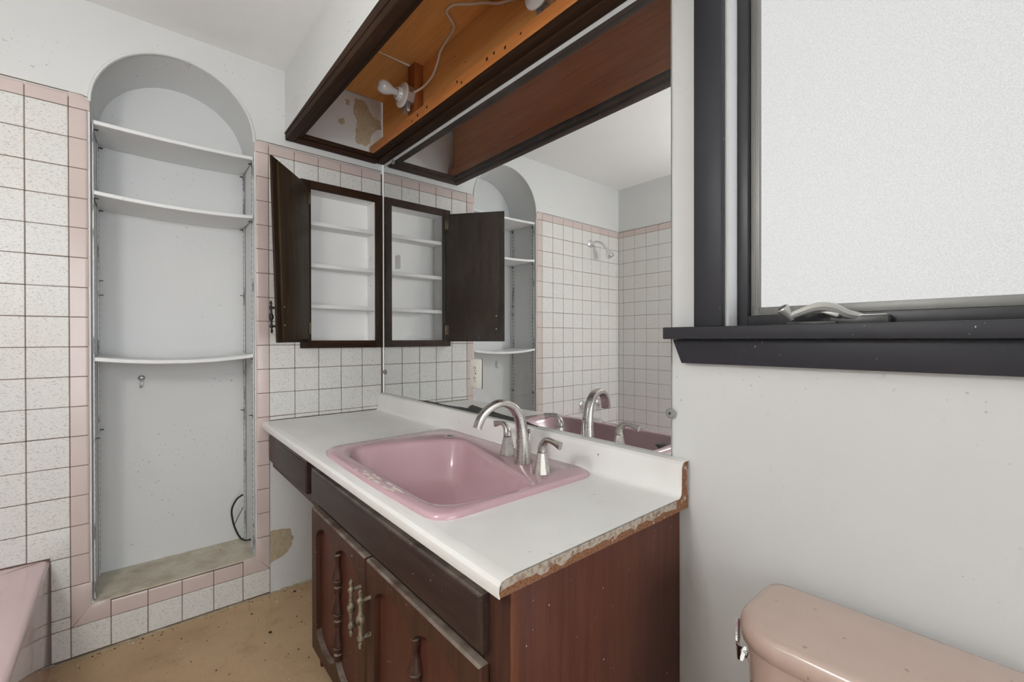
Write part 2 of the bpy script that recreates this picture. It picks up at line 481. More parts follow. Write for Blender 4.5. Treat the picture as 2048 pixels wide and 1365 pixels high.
# tile helpers --------------------------------------------------------------
TT, GAP = 0.007, 0.0024
_cache = {}
def tile_mesh(w, h, mat, bev=0.0018):
    k = (round(w, 4), round(h, 4), mat)
    if k not in _cache:
        bm = nb(); box(bm, -TT, 0, -(w-GAP)/2, (w-GAP)/2, -(h-GAP)/2, (h-GAP)/2, min(bev, (min(w, h)-GAP)/3), 1)
        bmesh.ops.delete(bm, geom=[f for f in bm.faces if f.normal.x < -0.9], context='FACES')
        _cache[k] = mesh_of('tile', bm, mat, 25)
    return _cache[k]
def nose_mesh(w, h, side, r=0.014):
    """bull-nosed trim tile; side: '+y', '-y' or '+z' is the rounded edge"""
    k = ('n', round(w, 4), round(h, 4), side)
    if k not in _cache:
        bm = nb()
        a = (w-GAP)/2 if side != '+z' else (h-GAP)/2        # across
        l = (h-GAP)/2 if side != '+z' else (w-GAP)/2        # along
        prof = [(-TT, -a), (-0.001, -a), (0, -a+0.0015)]
        prof += [(-r+r*math.cos(t*PI/10), a-r+r*math.sin(t*PI/10)) for t in range(6)]
        prof += [(-r, a-0.0001), (-r, a-0.004)] if r > TT else []
        L = []
        for e, s in ((-l, 0.9), (-l+0.0012, 1.0), (l-0.0012, 1.0), (l, 0.9)):
            ring = []
            for n_, c in prof:
                n2 = n_ if s == 1.0 else n_-0.0010
                if side == '+y': ring.append((n2, c, e))
                elif side == '-y': ring.append((n2, -c, e))
                else: ring.append((n2, e, c))
            L.append(ring)
        rings(bm, L, True, True, True)
        _cache[k] = mesh_of('trim_tile', bm, 'tile_pink', 25)
    return _cache[k]

def left_tile(y0, y1, z0, z1, mat='tile_speckled', name='tile'):
    if y1-y0 < 0.006 or z1-z0 < 0.006: return
    dz = R.uniform(-0.0004, 0.0004)
    o = put(name, tile_mesh(y1-y0, z1-z0, mat), wall_left, loc=(R.uniform(-0.0005, 0.0004), (y0+y1)/2, (z0+z1)/2+dz),
            rot=(R.uniform(-.002, .002), R.uniform(-.004, .004), R.uniform(-.004, .004)))
def left_nose(y0, y1, z0, z1, side):
    put('trim_tile', nose_mesh(y1-y0, z1-z0, side), wall_left, loc=(R.uniform(-0.0004, 0.0004), (y0+y1)/2, (z0+z1)/2),
        rot=(0, R.uniform(-.003, .003), R.uniform(-.003, .003)))
def left_poly(poly):
    bm = nb(); prism(bm, poly, 0, -TT, 0.0, 0.0015)
    obj('trim_tile', bm, 'tile_pink', wall_left, sharp=25)

TUBZ, TUBY = 0.387, -1.266
ZB0, ZB1, ZB2 = 0.008, 0.1165, 0.1594     # bottom course, thin course
row = [ZCAP-k*P for k in range(18)]      # row[17] = 0.1594
# left panel
for j in range(9):
    y1 = YL-j*P; y0 = max(y1-P, ROOM_Y+0.001)
    for k in range(17):
        z1, z0 = row[k], row[k+1]
        if y1 <= TUBY+0.001 or z0 >= TUBZ-0.002 or y0 >= TUBY:
            if y1 <= TUBY+0.001:
                if z1 <= TUBZ+0.01: continue
                left_tile(y0, y1, max(z0, TUBZ+0.003), z1)
            else: left_tile(y0, y1, z0, z1)
        else:                                   # column cut by the tub front
            g = GAP/2
            if z1 > TUBZ+0.004:                 # notched round the tub rim
                bm = nb(); prism(bm, [(y0+g, z1-g), (y0+g, TUBZ+.003), (TUBY+.0008, TUBZ+.003), (TUBY+.0008, z0+g), (y1-g, z0+g), (y1-g, z1-g)], 0, -TT, 0, .0012)
                obj('tile', bm, 'tile_speckled', wall_left, sharp=25)
            else: left_tile(TUBY+0.0008, y1, z0, z1)
    if j == 0:
        left_tile(TUBY+0.0008, y1, ZB1, ZB2); left_tile(TUBY+0.0008, y1, ZB0, ZB1)
    if y1-y0 > 0.02: left_nose(y0, y1, ZCAP, ZCAP+0.054, '+z')
# strip left of niche
for k in range(16):
    left_nose(YL, NY0, row[k+1], row[k], '+y')
zt = row[16]
left_poly([(YL+.0012, ZB1+.002), (NY0, NZ0-.004), (NY0, zt-.0012), (YL+.0012, zt-.0012)])
left_poly([(YL+.0012, ZCAP+.0012), (NY0, ZCAP+.0012), (NY0, ZCAP+.036), (NY0-.006, ZCAP+.036), (NY0-.018, ZCAP+.053), (YL+.0012, ZCAP+.054)])
# strip right of niche
for k in range(16):
    left_nose(NY1, YR, row[k+1], row[k], '-y')
left_poly([(NY1, NZ0-.004), (YR-.0012, ZB1+.002), (YR-.0012, zt-.0012), (NY1, zt-.0012)])
left_poly([(NY1, ZCAP+.0012), (YR-.0012, ZCAP+.0012), (YR-.0012, ZCAP+.053), (NY1+.02, ZCAP+.053), (NY1+.006, ZCAP+.048), (NY1, ZCAP+.036)])
# pink course and speckled course below the niche
for j in range(6):
    y0 = YL+j*P; y1 = y0+P if j < 5 else YR
    left_tile(y0, y1, ZB0, ZB1)
    if j == 0: left_poly([(y0+.003, ZB1+.001), (y1-.0012, ZB1+.001), (y1-.0012, NZ0-.001), (NY0+.001, NZ0-.001)])
    elif j == 5: left_poly([(y0+.0012, ZB1+.001), (y1-.003, ZB1+.001), (NY1-.001, NZ0-.001), (y0+.0012, NZ0-.001)])
    else: left_nose(y0, y1, ZB1, NZ0, '+z')
# right panel beside the mirror, cut round the medicine cabinet
def cut(y0, y1, z0, z1):
    a, b, c, d = CO[0]-.01, CO[1]+.01, CO[2]-.01, CO[3]+.01
    if y1 <= a or y0 >= b or z1 <= c or z0 >= d: return [(y0, y1, z0, z1)]
    out = []
    if y0 < a: out.append((y0, a, z0, z1))
    elif y1 > b: out.append((b, y1, z0, z1))
    elif z0 < c: out.append((y0, y1, z0, c))
    elif z1 > d: out.append((y0, y1, d, z1))
    return out
for j in range(5):
    y0 = YR+j*P; y1 = y0+P-(0.004 if j == 4 else 0)
    for k in range(11):
        for q in cut(y0, y1, row[k+1], row[k]): left_tile(*q)
    left_tile(y0, y1, 0.7985, row[11])
    left_nose(y0, y1, ZCAP, ZCAP+0.054, '+z')
# grout bed behind the tiles
bm = nb()
def gb(y0, y1, z0, z1): box(bm, -0.006, -0.0022, y0, y1, z0, z1)
gb(ROOM_Y, TUBY, TUBZ-.01, ZCAP+.040); gb(TUBY, NY0-.008, 0.004, ZCAP+.036)
gb(NY0-.008, NY1+.008, 0.004, NZ0-.004); gb(NY1+.008, YR, 0.004, ZCAP+.036)
gb(YR, CO[0]-.004, 0.795, ZCAP+.040); gb(CO[1]+.004, -.006, 0.795, ZCAP+.040)
gb(CO[0]-.004, CO[1]+.004, 0.795, CO[2]-.004); gb(CO[0]-.004, CO[1]+.004, CO[3]+.004, ZCAP+.040)
obj('grout_bed', bm, 'grout', wall_left, smooth=False)
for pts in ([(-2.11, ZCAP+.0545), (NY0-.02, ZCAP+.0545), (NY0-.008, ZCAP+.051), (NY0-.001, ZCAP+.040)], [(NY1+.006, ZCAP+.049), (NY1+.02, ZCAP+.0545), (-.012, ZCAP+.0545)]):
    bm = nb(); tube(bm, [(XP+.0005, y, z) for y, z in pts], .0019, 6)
    obj('caulk_and_shade_line', bm, 'grout', wall_left)  # dark bead above the cap, its colour standing in for the shadow there
# peeled paint in the knee space and inside the soffit
def patch(name, pts, mat, parent, x=XP+0.0006):
    bm = nb(); out = []
    n = len(pts)
    for i in range(n):
        a, b = Vector(pts[i]), Vector(pts[(i+1) % n])
        for t in (0, 0.34, 0.67):
            p = a.lerp(b, t); out.append((p.x+(R.uniform(-.004, .004) if t else 0), p.y+(R.uniform(-.004, .004) if t else 0)))
    prism(bm, out, 0, x-0.0005, x)
    return obj(name, bm, mat, parent, smooth=False)
patch('peeled_patch', [(-.556, .286), (-.50, .284), (-.47, .276), (-.466, .246), (-.455, .235), (-.462, .20), (-.485, .168), (-.52, .150), (-.556, .138)], 'bare_plaster', wall_left)
patch('peeled_patch', [(-.154, 2.42), (-.105, 2.424), (-.076, 2.387), (-.062, 2.357), (-.012, 2.345), (-.008, 2.299), (-.04, 2.287), (-.069, 2.243), (-.069, 2.208), (-.098, 2.186), (-.148, 2.193), (-.151, 2.26), (-.14, 2.304), (-.161, 2.338)], 'bare_plaster', wall_left)
patch('peeled_patch', [(-.235, 2.29), (-.215, 2.30), (-.205, 2.28), (-.22, 2.262), (-.238, 2.27)], 'bare_plaster', wall_left)
patch('peeled_patch', [(-.205, 2.40), (-.185, 2.405), (-.18, 2.375), (-.198, 2.37)], 'bare_plaster', wall_left)

bm = nb()
yy_ = TUBY+.01
while yy_ < -.02:
    w_ = R.uniform(.02, .06); d_ = R.uniform(.004, .016)
    prism(bm, [(XP, yy_), (d_*.7, yy_), (d_, yy_+w_*.5), (d_*.8, yy_+w_), (XP, yy_+w_)], 2, .0004, R.uniform(.003, .007)); yy_ += w_*R.uniform(.8, 1.2)
obj('mortar_crumbs', bm, 'bare_plaster', wall_left, kind='stuff', smooth=False)
# slotted shelf standards and clips in the niche
for (yy, sgn) in ((NY0+0.004, 1), (NY1-0.001, -1)):
    for xx in (-0.028, -0.238):
        bm = nb()
        yw = yy + (0.008 if sgn > 0 else 0.003)*(abs(xx)/NDEP)
        box(bm, xx-0.008, xx+0.008, yw, yw+sgn*0.004, NZ0+0.006, 2.0)
        st = obj('shelf_standard', bm, 'strip_metal', wall_left, label='slotted metal shelf standard')
        bm = nb()
        for q in range(70):
            z = NZ0+0.03+q*0.0255
            box(bm, xx-0.0025, xx+0.0025, yw+sgn*0.003, yw+sgn*0.0046, z, z+0.012)
        obj('slots', bm, 'slot_dark', st, kind='stuff', smooth=False)
        for z in (1.092, 1.71, 1.97) + ((1.42, 0.80, 1.36) if sgn > 0 else (1.39, 0.83)):
            if xx > -0.1 and z in (1.42, 1.36, 1.39): continue
            bm = nb()
            box(bm, xx-0.006, xx+0.006, yw+sgn*0.003, yw+sgn*0.018, z-0.0045, z-0.002)
            box(bm, xx-0.006, xx+0.006, yw+sgn*0.003, yw+sgn*0.005, z-0.014, z-0.002)
            obj('shelf_clip', bm, 'slot_dark', st, smooth=False)

# mirror/window wall with the window opening
WX0, WX1, WZ0, WZ1 = 1.829, 2.70, 1.198, 2.12
bm = nb()
sheet(bm, [[(0, 0), (ROOM_X, 0), (ROOM_X, CEIL+0.1), (0, CEIL+0.1)], [(WX0, WZ0), (WX1, WZ0), (WX1, WZ1), (WX0, WZ1)]], 1, 0.0)
bmesh.ops.recalc_face_normals(bm, faces=bm.faces[:])
wall_back = obj('wall_back', bm, 'paint_wall', kind='structure', smooth=False, label='off-white wall behind mirror, window and toilet')
# wall behind the tub
bm = nb(); box(bm, -0.02, ROOM_X+0.02, ROOM_Y-0.05, ROOM_Y-0.006, 0, CEIL+0.02)
wall_front = obj('wall_front', bm, 'paint_wall', kind='structure', smooth=False, label='off-white wall behind the tub with speckled tile')
def front_tile(x0, x1, z0, z1, me=None):
    put('tile' if me is None else 'trim_tile', me or tile_mesh(x1-x0, z1-z0, 'tile_speckled'), wall_front,
        loc=((x0+x1)/2, ROOM_Y, (z0+z1)/2), rot=(R.uniform(-.003, .003), 0, PI/2+R.uniform(-.003, .003)))
for j in range(14):
    x0 = 0.001+(0.045 if j else 0)+(j-1)*P*(1 if j else 0); x1 = x0+(P if j else 0.045)
    for k in range(15):
        z0, z1 = max(row[k+1], TUBZ+.003), row[k]
        if z1-z0 > 0.01: front_tile(x0, x1, z0, z1)
    front_tile(x0, x1, ZCAP, ZCAP+.054, nose_mesh(x1-x0, 0.054, '+z'))
bm = nb(); box(bm, 0, 0.045+13*P, ROOM_Y-0.006, ROOM_Y-0.0022, TUBZ-.01, ZCAP+.05)
obj('grout_bed', bm, 'grout', wall_front, smooth=False)
# right wall, unseen, with a wide opening added to let the fill light in
DY0, DY1, DZ = -1.80, -0.12, 2.08
bm = nb()
sheet(bm, [[(ROOM_Y, 0), (DY0, 0), (DY0, DZ), (DY1, DZ), (DY1, 0), (0, 0), (0, CEIL+0.02), (ROOM_Y, CEIL+0.02)]], 0, ROOM_X)
bmesh.ops.recalc_face_normals(bm, faces=bm.faces[:])
wall_right = obj('wall_right', bm, 'paint_wall', kind='structure', smooth=False, label='off-white wall with a wide opening added for the fill light')
bm = nb()
for a in ((ROOM_X-.015, ROOM_X+.12, DY0-.0, DY0+.02, 0, DZ), (ROOM_X-.015, ROOM_X+.12, DY1-.02, DY1, 0, DZ), (ROOM_X-.015, ROOM_X+.12, DY0, DY1, DZ-.02, DZ)): box(bm, *a)
obj('opening_jamb', bm, 'trim_paint', wall_right)

# ------------------------------------------------------------------ window
win = thing('window_1', (WX0, 0, WZ0), 'frosted crank window with dark painted trim', None, kind='structure')
def wpart(name, mat, fn, label=None, parent=None, **kw):
    bm = nb(); fn(bm); return obj(name, bm, mat, parent or win, label=label, **kw)
wpart('jamb', 'paint_shelf', lambda b: (box(b, WX0-.012, WX0, 0.001, 0.058, WZ0, WZ1)), 'white painted reveal')
wpart('jamb', 'paint_shelf', lambda b: (box(b, WX1, WX1+.012, 0.001, 0.058, WZ0, WZ1)))
wpart('jamb', 'paint_shelf', lambda b: (box(b, WX0-.012, WX1+.012, 0.001, 0.058, WZ1, WZ1+.012)))
wpart('casing', 'trim_paint', lambda b: box(b, 1.755, 1.822, -0.020, -0.0005, 1.2, 2.20, .002), 'dark charcoal window casing board')
wpart('casing', 'trim_paint', lambda b: box(b, 2.707, 2.774, -0.020, -0.0005, 1.2, 2.20, .002))
wpart('casing', 'trim_paint', lambda b: box(b, 1.823, 2.706, -0.020, -0.0005, 2.127, 2.20, .002))
wpart('stool', 'trim_paint', lambda b: box(b, 1.690, 2.84, -0.050, 0.052, 1.170, 1.199, .0025), 'dark navy window stool')
wpart('apron', 'trim_paint', lambda b: prism(b, [(1.701, 1.1685), (1.724, 1.111), (2.806, 1.111), (2.829, 1.1685)], 1, -0.022, -0.0005, .0015), 'dark navy apron with angled ends')
FX0 = WX0+.0005; FX1 = WX1-.0005
def frame_rect(b, x0, x1, z0, z1, w, y0, y1, bev=0.001):
    box(b, x0, x0+w, y0, y1, z0, z1, bev); box(b, x1-w, x1, y0, y1, z0, z1, bev)
    box(b, x0+w, x1-w, y0, y1, z0, z0+w, bev); box(b, x0+w, x1-w, y0, y1, z1-w, z1, bev)
wpart('outer_frame', 'frame_dark', lambda b: frame_rect(b, FX0, FX1, WZ0+.0015, WZ1-.001, 0.024, 0.046, 0.085))
sash = wpart('sash', 'sash_metal', lambda b: (frame_rect(b, FX0+.025, FX1-.025, WZ0+.0265, WZ1-.0265, 0.019, 0.060, 0.082),
        [box(b, FX0+.030+.004*i, FX0+.0315+.004*i, 0.0588, 0.0605, WZ0+.05, WZ1-.05) for i in range(3)]), 'grey metal casement sash')
pane = wpart('pane', 'frosted_pane', lambda b: box(b, FX0+.0455, FX1-.0455, 0.068, 0.073, WZ0+.0465, WZ1-.0465), 'pebbled frosted glass pane', sash)
# crank handle
cr = wpart('crank', 'crank_dark', lambda b: (box(b, 2.02, 2.115, 0.020, 0.045, 1.1995, 1.216, .004), box(b, 1.945, 2.035, 0.012, 0.044, 1.1995, 1.206, .003)), 'metal crank operator')
def crank_arm(b):
    box(b, 0, 0.058, -.0065, .0065, -.0045, .0045, .002, 2, Matrix.Translation((2.040, 0.012, 1.2165)) @ Matrix.Rotation(PI, 4, 'Z') @ Matrix.Rotation(math.radians(-20), 4, 'Y'))
    tube(b, [(2.072, 0.030, 1.213), (2.05, 0.020, 1.219), (2.03, 0.012, 1.231), (2.005, 0.005, 1.234), (1.975, -0.003, 1.224), (1.958, -0.008, 1.216)], [.0075, .0095, .0105, .010, .008, .007], 8, True, 4)
    box(b, 2.03, 2.112, 0.021, 0.043, 1.215, 1.2178, .001)
wpart('arm', 'crank_metal', lambda b: crank_arm(b), None, cr)
wpart('knob', 'crank_metal', lambda b: (lathe(b, [(.0055, -.004), (.0075, .008), (.0115, .020), (.0128, .026), (.0115, .028)], (1.960, -0.006, 1.214), (-0.45, -0.45, 0.75), 14)), None, cr)
bm = nb(); lathe(bm, [(.0095, .0282), (.009, .0287)], (1.960, -0.006, 1.214), (-0.45, -0.45, 0.75), 14)
obj('knob_face', bm, 'crank_dark', cr)

# ================================================================== LIGHT BOX under the soffit
SZ = 2.105
lb = thing('light_box', (0.86, -0.25, SZ), 'open dark-framed wooden light box with orange plywood inside, above mirror', 'light box')
X1 = 1.735
def lpart(name, mat, fn, label=None): bm = nb(); fn(bm); return obj(name, bm, mat, lb, label=label)
lpart('rail', 'wood_dark_x', lambda b: (box(b, 0.001, X1, -.488, -.450, SZ, SZ+.03, .003), prism(b, [(.001, SZ+.028), (X1, SZ+.028), (X1, SZ+.085), (.001, SZ+.036)], 1, -.4905, -.470, .001), box(b, 0.001, X1, -.452, -.425, SZ+.012, SZ+.03, .003)), 'dark stained front rail')
lpart('rail', 'wood_dark_x', lambda b: (box(b, 0.001, X1, -.046, -.001, SZ+.005, SZ+.03, .003), box(b, 0.001, X1, -.082, -.044, SZ+.014, SZ+.03, .003)), 'dark stained back rail')
lpart('rail', 'wood_dark_y', lambda b: (box(b, 0.001, 0.038, -.449, -.047, SZ, SZ+.03, .003), box(b, 0.036, 0.062, -.424, -.083, SZ+.012, SZ+.03, .003)), 'dark stained end rail')
lpart('rail', 'wood_dark_y', lambda b: (box(b, X1-.037, X1, -.449, -.047, SZ, SZ+.03, .003), box(b, X1-.061, X1-.035, -.424, -.083, SZ+.012, SZ+.03, .003)))
lpart('beam', 'pine_orange', lambda b: box(b, 0.012, X1-.01, -.081, -.030, SZ+.0305, SZ+.078, .001), 'orange pine ledger')
lpart('beam', 'pine_orange', lambda b: box(b, 0.012, X1-.01, -.450, -.426, SZ+.0305, SZ+.082, .001))
bk_ = lpart('back_board', 'ply_orange', lambda b: box(b, 0.006, X1-.005, -.006, -.0012, SZ+.031, CEIL+.014))
lpart('ceiling_board', 'ply_orange', lambda b: box(b, 0.004, 0.398, -.466, -.001, CEIL+.014, CEIL+.028))
lpart('ceiling_board', 'ply_orange', lambda b: box(b, 0.402, X1-.005, -.466, -.001, CEIL+.013, CEIL+.027))
lpart('front_board', 'ply_orange', lambda b: box(b, 0.006, X1-.005, -.4665, -.4615, SZ+.056, CEIL+.013))
lpart('post', 'pine_post', lambda b: box(b, 0.378, 0.440, -.052, -.0062, SZ+.0785, CEIL+.012, .002))
lpart('caulk_and_shade_line', 'porcelain', lambda b: tube(b, [(0.400, -.235, CEIL+.0125), (.400, -.15, CEIL+.012), (0.400, -.056, CEIL+.010)], [.0012, .003, .0048], 6), 'white caulk smear')
bm = nb()
for (x, z) in ((.52, 2.158), (.60, 2.162), (.83, 2.17), (.86, 2.154), (1.02, 2.168), (1.06, 2.17), (1.12, 2.16), (1.2, 2.166), (.47, 2.15)):
    lathe(bm, [(R.uniform(.004, .008), 0), (.004, .0006)], (x, -.0811, z), (0, -1, 0), 8)
for (x, z) in ((.62, 2.26), (.78, 2.30), (.95, 2.25), (.70, 2.36)):
    lathe(bm, [(.003, 0), (.002, .0006)], (x, -.0061, z), (0, -1, 0), 8)
obj('nail_holes', bm, 'nail_hole', lb, kind='stuff')

# lamp holders --------------------------------------------------------------
def lamp_holder(x, z, label):
    y = -0.0535 if x < .5 else -0.0075
    t = thing('lamp_holder', (x, y, z), label, 'lamp holder', 'bare lamp holders in the light box')
    d = Vector((0.03, -1, 0.04)).normalized()
    o = Vector((x, y, z))
    bm = nb(); lathe(bm, [(.046, 0), (.050, .002), (.050, .036), (.047, .038)], o, d, 8)
    jb = obj('junction_box', bm, 'galvanised', t, sharp=30)
    bm = nb()
    box(bm, x-.012, x+.010, y-.034, y-.031, z-.085, z-.042, .001); box(bm, x+.012, x+.024, y-.03, y-.012, z-.066, z-.042, .001)
    obj('bracket', bm, 'galvanised', jb)
    bm = nb(); lathe(bm, [(.005, -.004), (.006, 0), (.004, .006)], (x+.022, y-.02, z-.068), (0.2, -1, -.3), 8)
    obj('clamp', bm, 'porcelain', jb)
    bm = nb()
    lathe(bm, [(.054, .038), (.056, .042), (.054, .046), (.042, .050), (.031, .053), (.028, .066), (.0255, .071), (.018, .071), (.016, .062)], o, d, 28)
    so = obj('socket', bm, 'porcelain', t)
    for a in (0.6, 0.6+PI):
        ex, ey, _ = frame_of(d)
        bm = nb(); lathe(bm, [(.003, 0), (.0025, .0015)], o+d*.0475+(ex*math.cos(a)+ey*math.sin(a))*.043, d, 8)
        obj('screw', bm, 'slot_black', so)
    bm = nb()
    prof = [(.013, .064), (.013, .076), (.0145, .084), (.018, .094), (.024, .106), (.0285, .118), (.030, .130), (.0285, .142), (.0235, .152), (.015, .1585), (.006, .161), (0, .1615)]
    lathe(bm, prof, o, d, 28)
    obj('bulb', bm, 'bulb_glass', t, label='frosted white light bulb, unlit')
    return t
lamp_holder(0.402, 2.288, 'white porcelain lamp holder with unlit bulb, on the pine post near peeled paint')
lamp_holder(1.245, 2.290, 'white porcelain lamp holder cut off by the photo top, farther along the light box')
bm = nb()
cp = [(0.444, -.066, 2.290), (0.47, -.026, 2.322), (.528, -.015, 2.345), (.558, -.0135, 2.368), (.585, -.0135, 2.400), (.60, -.014, 2.425), (.66, -.022, CEIL+.008), (.735, -.037, CEIL+.0075), (.767, -.055, CEIL+.0075), (.791, -.093, CEIL+.008), (.806, -.113, CEIL+.008), (.83, -.118, CEIL+.008), (.861, -.109, CEIL+.008), (.902, -.066, CEIL+.008), (.946, -.03, CEIL+.006), (1.0, -.014, 2.41), (1.1, -.014, 2.37), (1.19, -.025, 2.32)]
tube(bm, cp, .0054, 8, True, 5)
obj('electrical_cable', bm, 'cable_white', label='white electrical cable running from lamp holder across the orange boards', cat='cable')

# ================================================================== MIRROR
MX0, MX1, MZ0, MZ1 = 0.022, 1.6875, 0.874, 2.090
mir = thing('wall_mirror', (0.85, -.003, MZ0), 'large frameless wall mirror above the backsplash', 'mirror')
bm = nb(); box(bm, MX0, MX1, -.006, -.001, MZ0, MZ1)
for f in bm.faces: f.material_index = 0 if f.normal.y < -0.9 else 1
for v in bm.verts: v.co.z -= (v.co.x*0.006 if v.co.z < 1 else 0)
obj('glass', bm, ['mirror_glass', 'mirror_edge'], mir, smooth=False)
for k, (x, z) in enumerate(((0.026, .996), (1.6875, .981), (0.130, 2.088))):
    bm = nb(); lathe(bm, [(.0125, 0), (.0135, .0025), (.010, .0055), (.004, .006)], (x, -.0062, z), (0, -1, 0), 16)
    c = obj('clip', bm, 'clip_plastic', mir, label='clear plastic mirror clip')
    bm = nb(); lathe(bm, [(.0035, 0), (.003, .001)], (x, -.0122, z), (0, -1, 0), 8)
    obj('screw', bm, 'slot_black', c)
bm = nb()
tp = [(.30, .8785), (.448, .886), (.528, .888), (.579, .886), (.70, .888), (.789, .890), (.806, .902), (.824, .908), (.85, .905), (.90, .900), (.968, .896), (1.027, .892), (1.10, .890), (1.15, .884), (1.20, .876)]
bot = [(x, .866) for x, z in reversed(tp)]
up_ = []
for a, b in zip(tp, tp[1:]):
    up_.append(a); up_.append(((a[0]+b[0])/2, (a[1]+b[1])/2+R.uniform(-.0015, .0015)))
prism(bm, up_+[tp[-1]]+bot, 1, -.0068, -.0061)
obj('desilvered_edge', bm, 'desilvered', mir, label='blackened patch along the bottom edge', smooth=False)
bm = nb(); prism(bm, [(.150, 1.532), (.205, 1.528), (.207, 1.585), (.19, 1.600), (.149, 1.598)], 1, -.0068, -.0061)
obj('foil_sticker', bm, 'foil', mir, smooth=False, label='small silvery sticker')

# outlet set in the mirror
ot = thing('electrical_outlet', (.853, -.006, 1.035), 'ivory duplex outlet plate mounted on the mirror', 'outlet')
bm = nb(); box(bm, .8165, .8895, -.0125, -.0065, .976, 1.093, .003); obj('cover_plate', bm, 'ivory', ot)
for z in (1.055, 1.014):
    bm = nb(); lathe(bm, [(.0165, 0), (.0165, .002), (.015, .0028)], (.853, -.0125, z), (0, -1, 0), 18)
    rc = obj('receptacle', bm, 'ivory', ot)
    bm = nb()
    box(bm, .846, .8485, -.0158, -.0150, z-.002, z+.009); box(bm, .8575, .860, -.0158, -.0150, z-.001, z+.008)
    lathe(bm, [(.0025, 0), (.0025, .0006)], (.853, -.0152, z-.0085), (0, -1, 0), 8)
    obj('slots', bm, 'slot_black', rc, kind='stuff')
bm = nb(); lathe(bm, [(.003, 0), (.003, .001)], (.853, -.0126, 1.0345), (0, -1, 0), 8); obj('screw', bm, 'slot_black', ot)

# ================================================================== MEDICINE CABINET
mc = thing('medicine_cabinet', (0, -.215, 1.129), 'recessed medicine cabinet with dark wood frame, white shelves and open door', 'cabinet')
FY0, FY1, FZ0, FZ1 = -.426, -.013, 1.129, 1.938
def mpart(name, mat, fn, label=None, parent=None, **kw): bm = nb(); fn(bm); return obj(name, bm, mat, parent or mc, label=label, **kw)
mpart('stile', 'wood_dark_z', lambda b: box(b, .0008, .020, FY0, CO[0], FZ0, FZ1, .002))
mpart('stile', 'wood_dark_z', lambda b: box(b, .0008, .020, CO[1], FY1, FZ0, FZ1, .002))
mpart('rail', 'wood_dark_y', lambda b: box(b, .0008, .020, CO[0], CO[1], FZ0, CO[2], .002))
mpart('rail', 'wood_dark_y', lambda b: box(b, .0008, .020, CO[0], CO[1], CO[3], FZ1, .002))
def mbox(b):
    t = .006
    box(b, -.101, -.095, CO[0]-t, CO[1]+t, CO[2]-t, CO[3]+t)
    box(b, -.095, .0, CO[0]-t, CO[0], CO[2]-t, CO[3]+t); box(b, -.095, .0, CO[1], CO[1]+t, CO[2]-t, CO[3]+t)
    box(b, -.095, .0, CO[0], CO[1], CO[2]-t, CO[2]); box(b, -.095, .0, CO[0], CO[1], CO[3], CO[3]+t)
mpart('box', 'paint_cabinet', mbox, 'white painted cabinet box', smooth=False)
for z in (1.343, 1.543, 1.748):
    mpart('shelf', 'paint_cabinet', lambda b: box(b, -.0945, .001, CO[0]+.0008, CO[1]-.0008, z-.019, z, .0015), 'white shelf')
bm = nb()
for z in (1.60, 1.615, 1.46): lathe(bm, [(.003, 0), (.002, .001)], (-.05, CO[1]-.0002, z), (0, -1, 0), 8)
obj('pin_holes', bm, 'slot_black', mc, kind='stuff')
# door: built closed-flat in its own frame, u along width, w thickness towards the outside
H = Vector((0.028, -0.388, 0)); Eo = Vector((0.304, -0.603, 0))
u = (Eo-H).normalized(); wv = Vector((-u.y, u.x, 0)) * -1.0    # outside face looks away from the mirror
if wv.y > 0: wv = -wv
DM = Matrix(((u.x, wv.x, 0, H.x), (u.y, wv.y, 0, H.y), (0, 0, 1, 0), (0, 0, 0, 1)))
DW = (Eo-H).length
def sagged(x, y, z):
    t = (Vector((x, y, 0))-H).dot(u)/DW*(1.907-z)/.745      # the door hangs out of true on its hinges
    return (x+.020*t, y+.016*t, z)
bm = nb(); box(bm, 0, DW, 0.011, 0.021, 1.158, 1.912, .003, 2, DM)
door = obj('door', bm, 'wood_dark_z', mc, label='dark wood door swung open', warp=sagged)
bm = nb(); box(bm, 0.004, DW-.034, 0, 0.0108, 1.170, 1.898, .001, 2, DM)
obj('inner_face', bm, 'wood_door_inside', door, warp=sagged)
for z in (1.225, 1.845):
    bm = nb(); box(bm, -.002, .016, -.0025, .0005, z-.028, z+.028, .001, 2, DM)
    lathe(bm, [(.004, -.028), (.004, .028)], DM @ Vector((-.002, 0, z)), (0, 0, 1), 8)
    obj('hinge', bm, 'brass_hinge', door, warp=sagged)
def pull(bm, base, out, side, z0, z1, mat_r=1.0):
    """turned bar pull: a spindle held off its door by two posts"""
    L = z1-z0; c = base+out*.026
    prof = [(0, 0), (.004, .004), (.0055, .012), (.003, .020), (.0075, .027), (.0075, .032), (.0045, .038), (.0045, L*.36), (.006, L*.42), (.0095, L*.46), (.0095, L*.54), (.006, L*.58), (.0045, L*.64), (.0045, L-.038), (.0075, L-.032), (.0075, L-.027), (.003, L-.020), (.0055, L-.012), (.004, L-.004), (0, L)]
    lathe(bm, [(r*mat_r, h) for r, h in prof], Vector((c.x, c.y, z0)), (0, 0, 1), 12)
    for z in (z0+.030, z1-.030):
        tube(bm, [Vector((base.x, base.y, z)), Vector((base.x, base.y, z))+out*.026], [.0055, .0042], 8)
bm = nb(); pull(bm, DM @ Vector((DW-.030, 0.021, 0)), wv, u, 1.195, 1.330)
obj('handle', bm, 'black_iron', door, label='black iron pull', warp=sagged)
for z in (1.23, 1.305):
    bm = nb(); lathe(bm, [(.004, 0), (.003, .001)], DM @ Vector((DW-.045, -.0002, z)), -wv, 8)
    obj('screw', bm, 'galvanised', door, warp=sagged)

